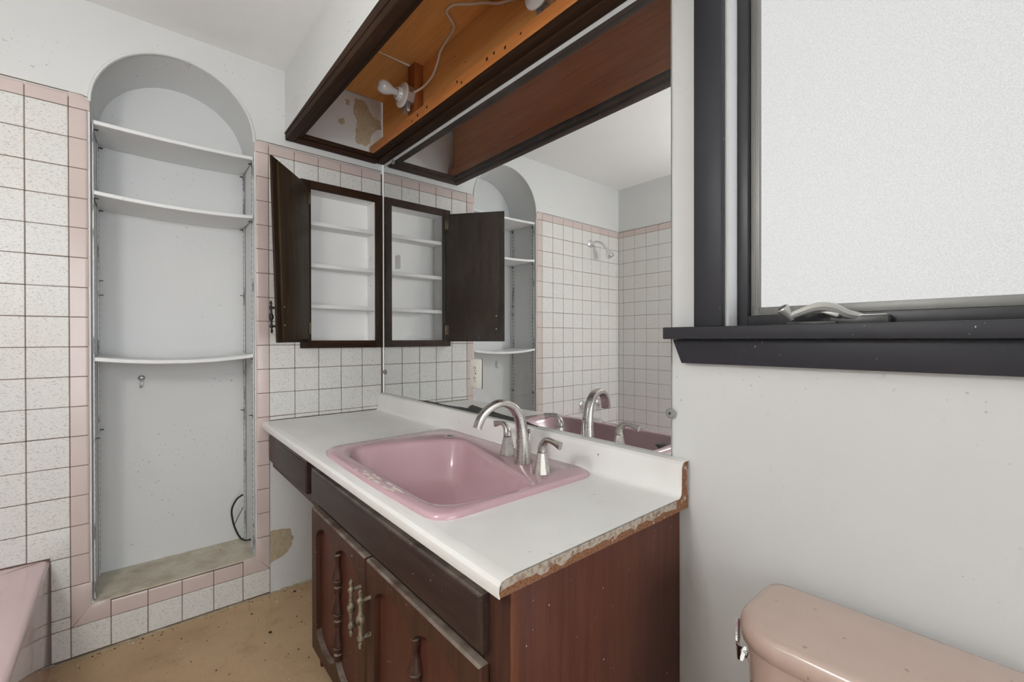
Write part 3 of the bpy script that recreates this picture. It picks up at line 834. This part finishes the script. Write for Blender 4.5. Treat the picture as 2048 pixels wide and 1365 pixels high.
# ================================================================== NICHE CONTENTS
def niche_shelf(z, sag, label, th=0.015):
    bm = nb(); n = 16; L = []
    ya, yb = NY0+.010, NY1-.005
    for i in range(n+1):
        s = i/n; y = ya+(yb-ya)*s; dz = -sag*(1-(2*s-1)**2)
        L.append([(-NDEP+.004, y+.004, z+dz-th), (-.010, y, z+dz-th), (-.008, y, z+dz-th+.002), (-.008, y, z+dz-.002), (-.010, y, z+dz), (-NDEP+.004, y+.004, z+dz)])
    rings(bm, L)
    return obj('niche_shelf', bm, 'paint_shelf', label=label, cat='shelf', group='painted boards in the arched niche', sharp=40)
niche_shelf(1.996, .006, 'white painted niche shelf at the springing of the arch, topmost')
niche_shelf(1.732, .012, 'slightly sagging white niche shelf, second from the top')
niche_shelf(1.105, .018, 'most sagging white niche shelf, lowest of the three')
bm = nb()
tube(bm, [(-.205, -.63, .42), (-.215, -.655, .40), (-.215, -.675, .355), (-.20, -.672, .30), (-.185, -.66, .255), (-.165, -.645, .225), (-.135, -.628, .222), (-.10, -.62, .235)], .0042, 8, True, 6)
tube(bm, [(-.195, -.668, .285), (-.21, -.65, .315), (-.215, -.628, .355)], .0018, 6, True, 4)
obj('black_cable', bm, 'cable_black', label='loop of black cable in the lower corner of the niche', cat='cable')
wh = nb()
lathe(wh, [(.013, 0), (.011, .003), (.004, .006)], (-NDEP+.0005, -1.005, 1.003), (1, 0, 0), 10)
tube(wh, [(-NDEP+.005, -1.005, 1.000), (-NDEP+.014, -1.004, .990), (-NDEP+.016, -1.006, .972), (-NDEP+.010, -1.010, .962)], .0035, 6, True, 3)
obj('wall_hook', wh, 'galvanised', label='small broken metal hook on the niche back', cat='hook')

# ================================================================== COUNTERTOP
def vw(x, y, z): return (x, y*(1+.020*x), z-.008*x)
ct = thing('countertop', (.86, -.3, .77), 'white laminate countertop with attached backsplash and broken end', 'countertop')
CXE = 1.733
prof = [(-.588, .766), (-.590, .775), (-.589, .786), (-.584, .7935), (-.574, .7965), (-.560, .797), (-.052, .797), (-.044, .7985), (-.038, .803), (-.036, .811), (-.035, .868), (-.033, .877), (-.027, .8825), (-.018, .884), (-.002, .884)]
n = len(prof)
def inset(pr, d):
    out = []
    for i, p in enumerate(pr):
        a = Vector(pr[max(i-1, 0)]); b = Vector(pr[min(i+1, len(pr)-1)]); t = (b-a).normalized()
        out.append((p[0]+t.y*d, p[1]-t.x*d))
    return out
ins = inset(prof, .0018)
# hole for the bowl is hidden by the sink; laminate sheet is a folded strip
poly = prof + ins[::-1]
bm = nb()
fr_ = [p for p in prof if p[0] < -.555]; br_ = [p for p in prof if p[0] > -.055]
for part in (fr_, br_): prism(bm, part+inset(part, .0018)[::-1], 0, 0.003, CXE)
SINK_OUT = [(.72, -.07), (1.464, -.072), (1.466, -.536), (1.10, -.546), (.735, -.532)]
for zz in (.797, .7952): sheet(bm, [[(.003, -.5602), (CXE, -.5602), (CXE, -.0518), (.003, -.0518)], SINK_OUT], 2, zz)
bmesh.ops.recalc_face_normals(bm, faces=bm.faces[:])
obj('laminate', bm, 'laminate', ct, warp=vw, sharp=25)
core = ins[:-1] + [(-.003, .880), (-.003, .862), (-.007, .858), (-.008, .815), (-.005, .800), (-.002, .794), (-.002, .765), (-.582, .766)]
bm = nb(); prism(bm, core, 0, 0.006, .72); prism(bm, core, 0, 1.466, CXE-.0015)
prism(bm, [p for p in core if p[0] > -.065]+[(-.065, .766)], 0, .72, 1.466); prism(bm, [(-.586, .768), (-.586, .786), (-.575, .794), (-.549, .794), (-.549, .768)], 0, .72, 1.466)
obj('core', bm, 'particle_core', ct, warp=vw, label='bare particle board core', smooth=False)
# grey filler band along the upper half of the raw end, with drips
bm = nb()
pts = [(-.583, .7935)]
top = [(-.586, .778), (-.584, .790), (-.576, .7940), (-.560, .7948), (-.06, .7948)]
low = []
y = -.06
while y > -.575:
    low.append((y, .7815 + R.uniform(-.0025, .0025) - (.008 if R.random() < .12 else 0))); y -= R.uniform(.008, .018)
prism(bm, top+low, 0, CXE-.002, CXE+.0008)
obj('filler', bm, 'filler_edge', ct, warp=vw, label='grey smeared filler on the raw end', smooth=False)

# ================================================================== SINK
sk = thing('sink', (1.1, -.31, .79), 'pink drop-in bathroom sink with slanted bowl', 'sink')
SC = Vector((1.13, -.325))
def polar_outline(pts, rad, N=96):
    """round the corners of a convex polygon, then resample by angle about SC"""
    dense = []
    n = len(pts)
    for i in range(n):
        p0, p1, p2 = Vector(pts[i-1]), Vector(pts[i]), Vector(pts[(i+1) % n])
        r = rad[i] if isinstance(rad, (list, tuple)) else rad
        a = p1+(p0-p1).normalized()*r; b = p1+(p2-p1).normalized()*r
        for k in range(9):
            t = k/8; dense.append((1-t)**2*a+2*t*(1-t)*p1+t*t*b)
    m = len(dense); out = []
    for q in range(N):
        th = 2*PI*q/N; d = Vector((math.cos(th), math.sin(th)))
        best = None
        for i in range(m):
            a, b = dense[i]-SC, dense[(i+1) % m]-SC
            e = b-a; den = d.x*e.y-d.y*e.x
            if abs(den) < 1e-9: continue
            t = (a.x*e.y-a.y*e.x)/den; s = (a.x*d.y-a.y*d.x)/den
            if t > 0 and -1e-6 <= s <= 1+1e-6 and (best is None or t > best): best = t
        out.append(SC+d*(best or .1))
    return out
outer = polar_outline([(.698, -.050), (1.484, -.052), (1.486, -.556), (1.10, -.566), (.715, -.552)], [.05, .05, .06, .2, .075])
inner = polar_outline([(.905, -.112), (1.462, -.258), (1.430, -.522), (.815, -.515), (.782, -.36)], [.07, .05, .07, .09, .12])
def sc_(pl, f, c=SC): return [c+(p-c)*f for p in pl]
def ringz(pl, z): return [(p.x, p.y, z) for p in pl]
def off(pl, d): return [p-(p-SC).normalized()*d for p in pl]
def blend(a, b, t): return [p.lerp(q, t) for p, q in zip(a, b)]
zt = .797
bc = Vector((1.12, -.33))
L = [ringz(outer, zt-.002), ringz(off(outer, -.001), zt+.004), ringz(off(outer, .003), zt+.010), ringz(off(outer, .011), zt+.0135),
     ringz(blend(off(outer, .011), inner, .5), zt+.0135), ringz(off(inner, -.010), zt+.0125), ringz(off(inner, -.003), zt+.010), ringz(off(inner, .003), zt+.004), ringz(off(inner, .007), zt-.006),
     ringz(sc_(inner, .93, bc), zt-.03), ringz(sc_(inner, .87, bc), zt-.07), ringz(sc_(inner, .80, bc), zt-.11), ringz(sc_(inner, .72, bc), zt-.133), ringz(sc_(inner, .58, bc), zt-.145), ringz(sc_(inner, .3, bc), zt-.150), ringz(sc_(inner, .06, bc), zt-.152)]
bm = nb(); rings(bm, L, True, False, True)
obj('basin', bm, 'sink_glaze', sk, warp=vw, sharp=60)
bm = nb(); lathe(bm, [(.022, 0), (.022, .002), (.017, .003), (.015, .001), (.002, .001)], (1.12, -.33, zt-.1525), (0, 0, 1), 20)
obj('drain', bm, 'chrome', sk, warp=vw)
bm = nb(); lathe(bm, [(.0175, 0), (.0165, .0016), (.012, .0018), (.0115, .0010)], (.846, -.128, zt+.0128), (0, 0, 1), 18)
dh = obj('hole_cover', bm, 'galvanised', sk, warp=vw, label='small round metal hole cover on the deck')
bm = nb(); lathe(bm, [(.011, 0), (.010, .0004)], (.846, -.128, zt+.0140), (0, 0, 1), 14); obj('hole', bm, 'slot_black', sk, warp=vw)
bm = nb(); prism(bm, [(1.335, .772), (1.372, .776), (1.352, .757)], 1, -.512, -.4915); obj('overflow', bm, 'slot_black', sk, warp=vw, smooth=False)
# chipped paint smears on the front rim
bm = nb()
for k in range(16):
    cx_, cy_ = R.uniform(1.0, 1.28), -.545+R.uniform(-.012, .010); w_, h_ = R.uniform(.004, .03), R.uniform(.0012, .003)
    prism(bm, [(cx_-w_, cy_-h_), (cx_+w_*.4, cy_-h_*1.2), (cx_+w_, cy_+h_*.3), (cx_-w_*.3, cy_+h_)], 2, zt+.0130, zt+.0142)
obj('paint_smears', bm, 'debris_light', sk, warp=vw, smooth=False, kind='stuff', label='dried white paint smears')

# ================================================================== FAUCET
fz = zt+.0135-.008*1.29
fa = thing('faucet', (1.29, -.155, fz), 'brushed nickel widespread faucet with arched spout and two lever handles', 'faucet')
def conehandle(x, y, tip):
    z = zt+.0135-.008*x
    bm = nb()
    lathe(bm, [(.0262, 0), (.0258, .003), (.0228, .014), (.0182, .034), (.0138, .0555), (.0130, .0565)], (x, y, z), (0, 0, 1), 10)
    h = obj('handle', bm, 'nickel', fa, sharp=25)
    bm = nb(); lathe(bm, [(.0118, .0565), (.0118, .0585)], (x, y, z), (0, 0, 1), 16); obj('joint', bm, 'nickel_gap', h)
    dx = tip[0]-x; dy = tip[1]-y
    P_ = [Vector((x, y, z+.0585)), Vector((x+dx*.02, y+dy*.02, z+.070)), Vector((x+dx*.10, y+dy*.1, z+.083)), Vector((x+dx*.28, y+dy*.28, z+.0935)), Vector((x+dx*.5, y+dy*.5, z+.0945)), Vector((x+dx*.75, y+dy*.75, z+.0915)), Vector((x+dx, y+dy, z+.087))]
    W = [(.0130, .0130), (.0120, .0120), (.0098, .0098), (.0078, .0078), (.0068, .0070), (.0080, .0068), (.0112, .0070)]
    C = catmull(P_, 4); Wd = catmull([Vector((a, b, 0)) for a, b in W], 4)
    Lp = []
    side = Vector((-dy, dx, 0)).normalized()
    for i, p in enumerate(C):
        d = (C[min(i+1, len(C)-1)]-C[max(i-1, 0)]).normalized(); nn = side.cross(d).normalized()
        a, b = Wd[i].x, Wd[i].y
        q = min(1.0, i/len(C)*1.6)
        ringp = []
        for k in range(12):
            th = 2*PI*k/12; e = 1.0-.45*q
            cx_, sx_ = math.cos(th), math.sin(th)
            ringp.append(p+nn*a*math.copysign(abs(cx_)**e, cx_)+side*b*math.copysign(abs(sx_)**e, sx_))
        Lp.append(ringp)
    bm = nb(); rings(bm, Lp); obj('lever', bm, 'nickel', h, sharp=40)
conehandle(1.400, -.184, (1.474, -.188)); conehandle(1.188, -.130, (1.118, -.124))
# spout
C0 = Vector((1.290, -.156, fz))
path = [C0, C0+Vector((0, 0, .05)), C0+Vector((-.001, -.004, .100)), C0+Vector((-.002, -.014, .140)), C0+Vector((-.006, -.040, .172)), C0+Vector((-.011, -.078, .184)), C0+Vector((-.020, -.113, .170)), C0+Vector((-.028, -.135, .145)), C0+Vector((-.033, -.146, .116))]
WA = [(.0270, .0270), (.0218, .0218), (.0178, .0178), (.0158, .0160), (.0125, .0158), (.0100, .0158), (.0092, .0160), (.0090, .0163), (.0088, .0168)]
Cp = catmull(path, 6); Wp = catmull([Vector((a, b, 0)) for a, b in WA], 6)
side = Vector((.975, -.22, 0)).normalized()
Lp = []
for i, p in enumerate(Cp):
    d = (Cp[min(i+1, len(Cp)-1)]-Cp[max(i-1, 0)]).normalized()
    if i == 0: d = Vector((0, 0, 1))
    nn = side.cross(d).normalized()
    q = max(0.0, min(1.0, (i/len(Cp)-.25)*2.2)); e = 1-.55*q
    Lp.append([p+nn*Wp[i].x*math.copysign(abs(math.cos(2*PI*k/16))**e, math.cos(2*PI*k/16))+side*Wp[i].y*math.copysign(abs(math.sin(2*PI*k/16))**e, math.sin(2*PI*k/16)) for k in range(16)])
bm = nb(); rings(bm, Lp); sp_ = obj('spout', bm, 'nickel', fa, sharp=30)
bm = nb(); tube(bm, [C0+Vector((.002, .024, .0)), C0+Vector((.002, .024, .085))], .0025, 8); lathe(bm, [(.003, .085), (.0055, .089), (.0055, .095), (.002, .098)], C0+Vector((.002, .024, 0)), (0, 0, 1), 10)
obj('lift_rod', bm, 'nickel', fa)

# ================================================================== VANITY
va = thing('vanity_cabinet', (1.165, -.28, 0), 'dark stained wooden vanity cabinet with worn doors under the pink sink', 'cabinet')
def vpart(name, mat, fn, label=None, parent=None, **kw):
    bm = nb(); fn(bm); return obj(name, bm, mat, parent or va, label=label, warp=vw, **kw)
FY = -.546
VX0, VX1 = .618, 1.711
vpart('side_panel', 'wood_side', lambda b: box(b, VX1-.018, VX1-.0015, FY+.0195, -.003, 0.0, .7645, .001), 'reddish brown end panel')
vpart('side_panel', 'wood_side', lambda b: box(b, VX0, VX0+.016, FY+.0195, -.003, 0.0, .7645, .001))
vpart('stile', 'wood_front', lambda b: box(b, 1.635, VX1-.004, FY, FY+.019, 0.085, .7645, .0010))
vpart('edge_strip', 'wood_edge', lambda b: box(b, VX1-.004, VX1, FY+.0004, FY+.0192, 0.0, .7645, .0006), 'lighter brown edge strip')
vpart('stile', 'wood_front', lambda b: box(b, VX0, .68, FY, FY+.019, 0.085, .5825, .0015))
vpart('stile', 'wood_front', lambda b: box(b, 1.10, 1.17, FY+.0005, FY+.019, 0.150, .5825, .0015))
vpart('rail', 'wood_front_x', lambda b: box(b, 0.004, 1.6345, FY, FY+.019, .585, .640, .0015))
vpart('rail', 'wood_front_x', lambda b: box(b, 0.004, 1.6345, FY, FY+.019, .715, .7645, .0015))
vpart('rail', 'wood_front_x', lambda b: box(b, .6805, 1.6345, FY, FY+.019, .085, .149, .0015))
vpart('toe_kick', 'wood_front_x', lambda b: box(b, VX0+.0165, VX1-.0185, FY+.075, FY+.09, 0.0, .0845))
vpart('back_panel', 'wood_side', lambda b: box(b, VX0+.0165, VX1-.0185, -.012, -.004, .0855, .60))
vpart('bottom_panel', 'wood_side', lambda b: box(b, VX0+.0165, VX1-.0185, FY+.02, -.013, .0855, .10))
def slab(b, x0, x1, z0, z1, y1, y0, ch=.009):
    """raised slab with chamfered front edges"""
    L = [[(x0, y1, z0), (x1, y1, z0), (x1, y1, z1), (x0, y1, z1)], [(x0, y0+ch*.6, z0), (x1, y0+ch*.6, z0), (x1, y0+ch*.6, z1), (x0, y0+ch*.6, z1)],
         [(x0+ch*.5, y0+ch*.15, z0+ch*.5), (x1-ch*.5, y0+ch*.15, z0+ch*.5), (x1-ch*.5, y0+ch*.15, z1-ch*.5), (x0+ch*.5, y0+ch*.15, z1-ch*.5)],
         [(x0+ch, y0, z0+ch), (x1-ch, y0, z0+ch), (x1-ch, y0, z1-ch), (x0+ch, y0, z1-ch)]]
    rings(b, L)
vpart('drawer_front', 'wood_front_x', lambda b: slab(b, .022, .592, .6195, .7365, FY-.0005, FY-.020))
vpart('false_front', 'wood_front_x', lambda b: slab(b, .655, 1.650, .6195, .7265, FY-.0005, FY-.022, .013), 'long scuffed panel below the sink')
def turned(L):
    """half-turned spindle profile of length L"""
    unit = [(.004, 0), (.0120, .003), (.0120, .018), (.0075, .022), (.0130, .027), (.0135, .036), (.0100, .038), (.0195, .045), (.0165, .055), (.0090, .074), (.0072, .088)]
    n = max(1, round((L-.02)/.092)); s = (L-.02)/(n*.092); out = []
    for k in range(n): out += [(r, (k*.092+h)*s) for r, h in unit]
    out += [(.0105, L-.018), (.0105, L-.004), (.004, L)]
    return out
def vdoor(x0, x1, label, pull_x):
    z0, z1 = .112, .598
    root = vpart('door', 'wood_front', lambda b: None, label)
    st = .050; w = x1-x0
    xa, xb = x0+st, x1-st
    N = 32
    def lobes(s): return abs(math.sin(2*PI*s))**.6
    topc = [(xa+(xb-xa)*i/N, z1-.085+.045*lobes(i/N)) for i in range(N+1)]
    botc = [(xa+(xb-xa)*i/N, z0+.085-.045*lobes(i/N)) for i in range(N+1)]
    hole = botc+topc[::-1]
    bm = nb()
    yb_, yf = FY-.0015, FY-.021
    fs = sheet(bm, [[(x0+.004, z0+.004), (x1-.004, z0+.004), (x1-.004, z1-.004), (x0+.004, z1-.004)], hole], 1, yf)
    # edges: outer skirt and inner reveal
    def skirt(loop_a, ya, loop_b, yb2):
        n = len(loop_a)
        va_ = [bm.verts.new((p[0], ya, p[1])) for p in loop_a]; vb_ = [bm.verts.new((p[0], yb2, p[1])) for p in loop_b]
        for i in range(n): bm.faces.new((va_[i], va_[(i+1) % n], vb_[(i+1) % n], vb_[i]))
    q0 = [(x0+.004, z0+.004), (x1-.004, z0+.004), (x1-.004, z1-.004), (x0+.004, z1-.004)]
    q1 = [(x0, z0), (x1, z0), (x1, z1), (x0, z1)]
    skirt(q0, yf, q1, yf+.005); skirt(q1, yf+.005, q1, yb_)
    skirt(hole, yf, hole, FY-.0035)
    bmesh.ops.remove_doubles(bm, verts=bm.verts[:], dist=1e-6)
    bmesh.ops.recalc_face_normals(bm, faces=bm.faces[:])
    me = mesh_of('door', bm, 'wood_front', 30, vw)
    me.transform(Matrix.Translation(-Vector(va.location)))
    root.data = me
    vpart('panel', 'wood_side', lambda b: box(b, x0+.02, x1-.02, FY-.0040, FY-.0012, z0+.02, z1-.02), None, root)
    def spin(b):
        Ls = (z1-.078)-(z0+.078)
        lathe(b, turned(Ls), ((x0+x1)/2, FY-.0120, z0+.078), (0, 0, 1), 14)
    vpart('spindle', 'wood_front', spin, 'turned half spindle', root)
    bm = nb(); base = Vector((pull_x, FY-.021, 0)); pull(bm, base, Vector((0, -1, 0)), None, .385, .540, 1.15)
    obj('handle', bm, 'worn_brass', root, label='worn turned metal pull', warp=vw)
vdoor(.664, 1.131, 'worn door with double-arched panel and half spindle', 1.104)
vdoor(1.139, 1.650, 'worn door with double-arched panel and half spindle, nearest the end', 1.168)

# ================================================================== BATHTUB
tb = thing('bathtub', (.76, -1.69, 0), 'glossy pink bathtub against the tiled corner', 'bathtub')
tx0, tx1, ty0, ty1 = .0015, 1.52, ROOM_Y+.0015, TUBY
def rr(x0, x1, y0, y1, r, n=6):
    out = []
    for (cx_, cy_, a0) in ((x1-r, y1-r, 0), (x0+r, y1-r, PI/2), (x0+r, y0+r, PI), (x1-r, y0+r, 1.5*PI)):
        for k in range(n+1): out.append((cx_+r*math.cos(a0+PI/2*k/n), cy_+r*math.sin(a0+PI/2*k/n)))
    return out
def rz(o, z): return [(a, b, z) for a, b in o]
L = [rz(rr(tx0, tx1, ty0, ty1, .004), 0), rz(rr(tx0, tx1, ty0, ty1, .004), TUBZ-.016), rz(rr(tx0, tx1-.002, ty0, ty1-.002, .006), TUBZ-.007), rz(rr(tx0, tx1-.006, ty0, ty1-.007, .01), TUBZ-.002), rz(rr(tx0, tx1-.014, ty0, ty1-.016, .012), TUBZ),
     rz(rr(.085, 1.43, ty0+.07, ty1-.085, .11), TUBZ), rz(rr(.095, 1.42, ty0+.08, ty1-.095, .11), TUBZ-.006), rz(rr(.105, 1.41, ty0+.09, ty1-.105, .11), TUBZ-.03), rz(rr(.14, 1.34, ty0+.12, ty1-.135, .12), .12), rz(rr(.18, 1.28, ty0+.16, ty1-.17, .12), .075), rz(rr(.25, 1.2, ty0+.23, ty1-.24, .1), .065)]
bm = nb(); rings(bm, L)
obj('shell', bm, 'tub_glaze', tb, sharp=50)
bm = nb(); lathe(bm, [(.025, 0), (.022, .003), (.01, .002)], (.30, -1.69, .066), (0, 0, 1), 16); obj('drain', bm, 'chrome', tb)

# shower fittings on the left wall
sh = thing('shower_head', (0, -1.742, 1.925), 'chrome shower head on a curved arm high on the tile', 'shower head')
o = Vector((0.0012, -1.742, 1.925))
bm = nb(); lathe(bm, [(.030, 0), (.029, .004), (.020, .010), (.011, .013)], o, (1, 0, 0), 20); obj('flange', bm, 'chrome', sh)
bm = nb(); tube(bm, [o+Vector((.004, 0, 0)), o+Vector((.05, -.012, .008)), o+Vector((.09, -.026, -.006)), o+Vector((.115, -.038, -.040)), o+Vector((.130, -.046, -.062))], .0095, 12, True, 5); obj('arm', bm, 'chrome', sh)
bm = nb(); lathe(bm, [(.010, -.008), (.014, .004), (.017, .012), (.026, .034), (.031, .055), (.031, .062), (.027, .064), (.020, .062)], o+Vector((.130, -.046, -.062)), (.36, -.22, -.9), 20); obj('head', bm, 'chrome', sh)
for y, lab in ((-1.640, 'round chrome tub valve handle nearer the niche'), (-1.836, 'round chrome tub valve handle nearer the tub corner')):
    v = thing('tub_valve', (0, y, .665), lab, 'valve', 'chrome tub valves on the tile')
    bm = nb(); lathe(bm, [(.030, 0), (.028, .006), (.014, .014), (.012, .040)], (.0012, y, .665), (1, 0, 0), 18); obj('escutcheon', bm, 'chrome', v)
    bm = nb()
    L = []
    for h, r in ((.040, .016), (.046, .027), (.060, .030), (.072, .026), (.076, .016)):
        L.append([(.0012+h, y+r*(1+.10*math.cos(6*a))*math.cos(a), .665+r*(1+.10*math.cos(6*a))*math.sin(a)) for a in [2*PI*k/36 for k in range(36)]])
    rings(bm, L); obj('knob', bm, 'chrome', v)
sp = thing('tub_spout', (0, -1.738, .52), 'chrome tub spout below the valves', 'spout')
bm = nb(); tube(bm, [(.0012, -1.738, .535), (.05, -1.738, .535), (.10, -1.738, .530), (.128, -1.738, .512)], [.024, .024, .023, .017], 14, True, 4); obj('body', bm, 'chrome', sp)

# ================================================================== TOILET
tl = thing('toilet', (2.17, -.30, 0), 'dusty peach-pink toilet with tank below the window', 'toilet')
TXc = 2.175
def lidloop(x0, x1, y0, y1, rb, rf):
    out = []
    for (cx_, cy_, r, a0) in ((x1-rb, y1-rb, rb, 0), (x0+rb, y1-rb, rb, PI/2), (x0+rf, y0+rf, rf, PI), (x1-rf, y0+rf, rf, 1.5*PI)):
        for k in range(8): out.append((cx_+r*math.cos(a0+PI/2*k/7), cy_+r*math.sin(a0+PI/2*k/7)))
    return out
lz = .668
lx0, lx1, ly0, ly1 = 1.930, 2.430, -.252, -.034
L = [rz(lidloop(lx0+.012, lx1-.012, ly0+.010, ly1-.004, .028, .075), lz-.046), rz(lidloop(lx0+.002, lx1-.002, ly0+.002, ly1, .03, .085), lz-.040), rz(lidloop(lx0, lx1, ly0, ly1, .03, .085), lz-.020), rz(lidloop(lx0+.002, lx1-.002, ly0+.003, ly1-.001, .03, .085), lz-.009), rz(lidloop(lx0+.009, lx1-.009, ly0+.010, ly1-.004, .03, .083), lz-.002), rz(lidloop(lx0+.02, lx1-.02, ly0+.022, ly1-.010, .03, .078), lz), rz(lidloop(lx0+.12, lx1-.12, ly0+.08, ly1-.06, .02, .03), lz+.002)]
bm = nb(); rings(bm, L); obj('lid', bm, 'toilet_glaze', tl, sharp=50, label='tank lid')
L = [rz(lidloop(1.965, 2.385, -.222, -.045, .03, .05), .36), rz(lidloop(1.955, 2.395, -.230, -.042, .03, .06), .40), rz(lidloop(1.940, 2.410, -.236, -.040, .03, .075), lz-.0465)]
bm = nb(); rings(bm, L); obj('tank', bm, 'toilet_glaze', tl, sharp=50)
# side lever
bm = nb()
lathe(bm, [(.013, 0), (.013, .004), (.008, .008), (.007, .020)], (1.9445, -.160, .566), (-1, 0, 0), 14)
lv = [Vector((1.930, -.168, .568)), Vector((1.918, -.156, .558)), Vector((1.908, -.138, .556)), Vector((1.902, -.124, .572)), Vector((1.900, -.118, .603))]
Cq = catmull(lv, 4); L = []
for i, p in enumerate(Cq):
    d = (Cq[min(i+1, len(Cq)-1)]-Cq[max(i-1, 0)]).normalized(); s_ = Vector((1, 0, 0)); n_ = s_.cross(d).normalized()
    hh = .013*(1-.6*i/len(Cq)); L.append([p+n_*hh*a+s_*.0035*b for a, b in ((-1, -.6), (-.6, -1), (.6, -1), (1, -.6), (1, .6), (.6, 1), (-.6, 1), (-1, .6))])
rings(bm, L); obj('flush_lever', bm, 'chrome', tl, label='chrome side flush lever')
# bowl, seat and foot
def egg(cx_, yb, yf, w, n=40):
    out = []
    ym = yb-(yb-yf)*.42
    for k in range(n):
        a = 2*PI*k/n; c, s = math.cos(a), math.sin(a)
        out.append((cx_+w*c, ym+(yb-ym)*s if s > 0 else ym+(ym-yf)*s))
    return out
L = [rz(egg(TXc, -.20, -.60, .12), 0), rz(egg(TXc, -.20, -.60, .118), .05), rz(egg(TXc, -.22, -.58, .105), .16), rz(egg(TXc, -.20, -.68, .15), .28), rz(egg(TXc, -.20, -.735, .185), .36), rz(egg(TXc, -.20, -.74, .188), .385), rz(egg(TXc, -.245, -.70, .15), .387), rz(egg(TXc, -.26, -.68, .135), .34), rz(egg(TXc, -.34, -.60, .08), .22)]
bm = nb(); rings(bm, L); box(bm, TXc-.12, TXc+.12, -.24, -.05, .20, .362, .02); obj('bowl', bm, 'toilet_glaze', tl, sharp=50)
L = [rz(egg(TXc, -.25, -.745, .192), .389), rz(egg(TXc, -.25, -.748, .195), .40), rz(egg(TXc, -.25, -.74, .188), .412), rz(egg(TXc, -.27, -.70, .16), .420)]
bm = nb(); rings(bm, L); obj('seat_lid', bm, 'toilet_glaze', tl, sharp=50)

# ================================================================== ADDED FILL LAMP (outside the frame)
LP = (1.62, -1.66)
cl_ = thing('added_fill_lamp', (LP[0], LP[1], CEIL), 'white glowing globe added as fill light, hanging over the tub front', 'lamp')
bm = nb(); lathe(bm, [(.055, 0), (.055, -.012), (.03, -.025)], (*LP, CEIL-.001), (0, 0, 1), 24); obj('canopy', bm, 'porcelain', cl_)
bm = nb(); tube(bm, [(*LP, CEIL-.02), (*LP, CEIL-.60)], .006, 8); lathe(bm, [(.03, -.585), (.035, -.60), (.04, -.625)], (*LP, CEIL), (0, 0, 1), 20); obj('rod', bm, 'nickel', cl_)
bm = nb(); lathe(bm, [(.15*math.sin(PI*k/16), -.76+.15*math.cos(PI*k/16)) for k in range(1, 17)], (*LP, CEIL), (0, 0, 1), 32); obj('globe', bm, 'fill_glow', cl_)

# ================================================================== FLOOR DEBRIS
for nm, mt, cnt, lab in (('paint_flakes', 'debris_light', 60, 'scattered white paint flakes on the bare floor'), ('dirt_crumbs', 'debris_dark', 110, 'scattered dark dirt crumbs on the bare floor')):
    bm = nb()
    for k in range(cnt):
        x = R.random()**2.4*1.2+.02; y = R.uniform(-1.24, -.35)
        if x > .60 and y > -.62: continue
        s = R.uniform(.0012, .0035) if R.random() < .9 else R.uniform(.004, .008)
        a0 = R.uniform(0, 6.28); nn = R.choice((4, 5, 6))
        prism(bm, [(x+s*R.uniform(.6, 1.2)*math.cos(a0+2*PI*i/nn), y+s*R.uniform(.5, 1)*math.sin(a0+2*PI*i/nn)) for i in range(nn)], 2, .0003, .0012+s*.25)
    obj(nm, bm, mt, label=lab, cat='debris', kind='stuff', smooth=False)
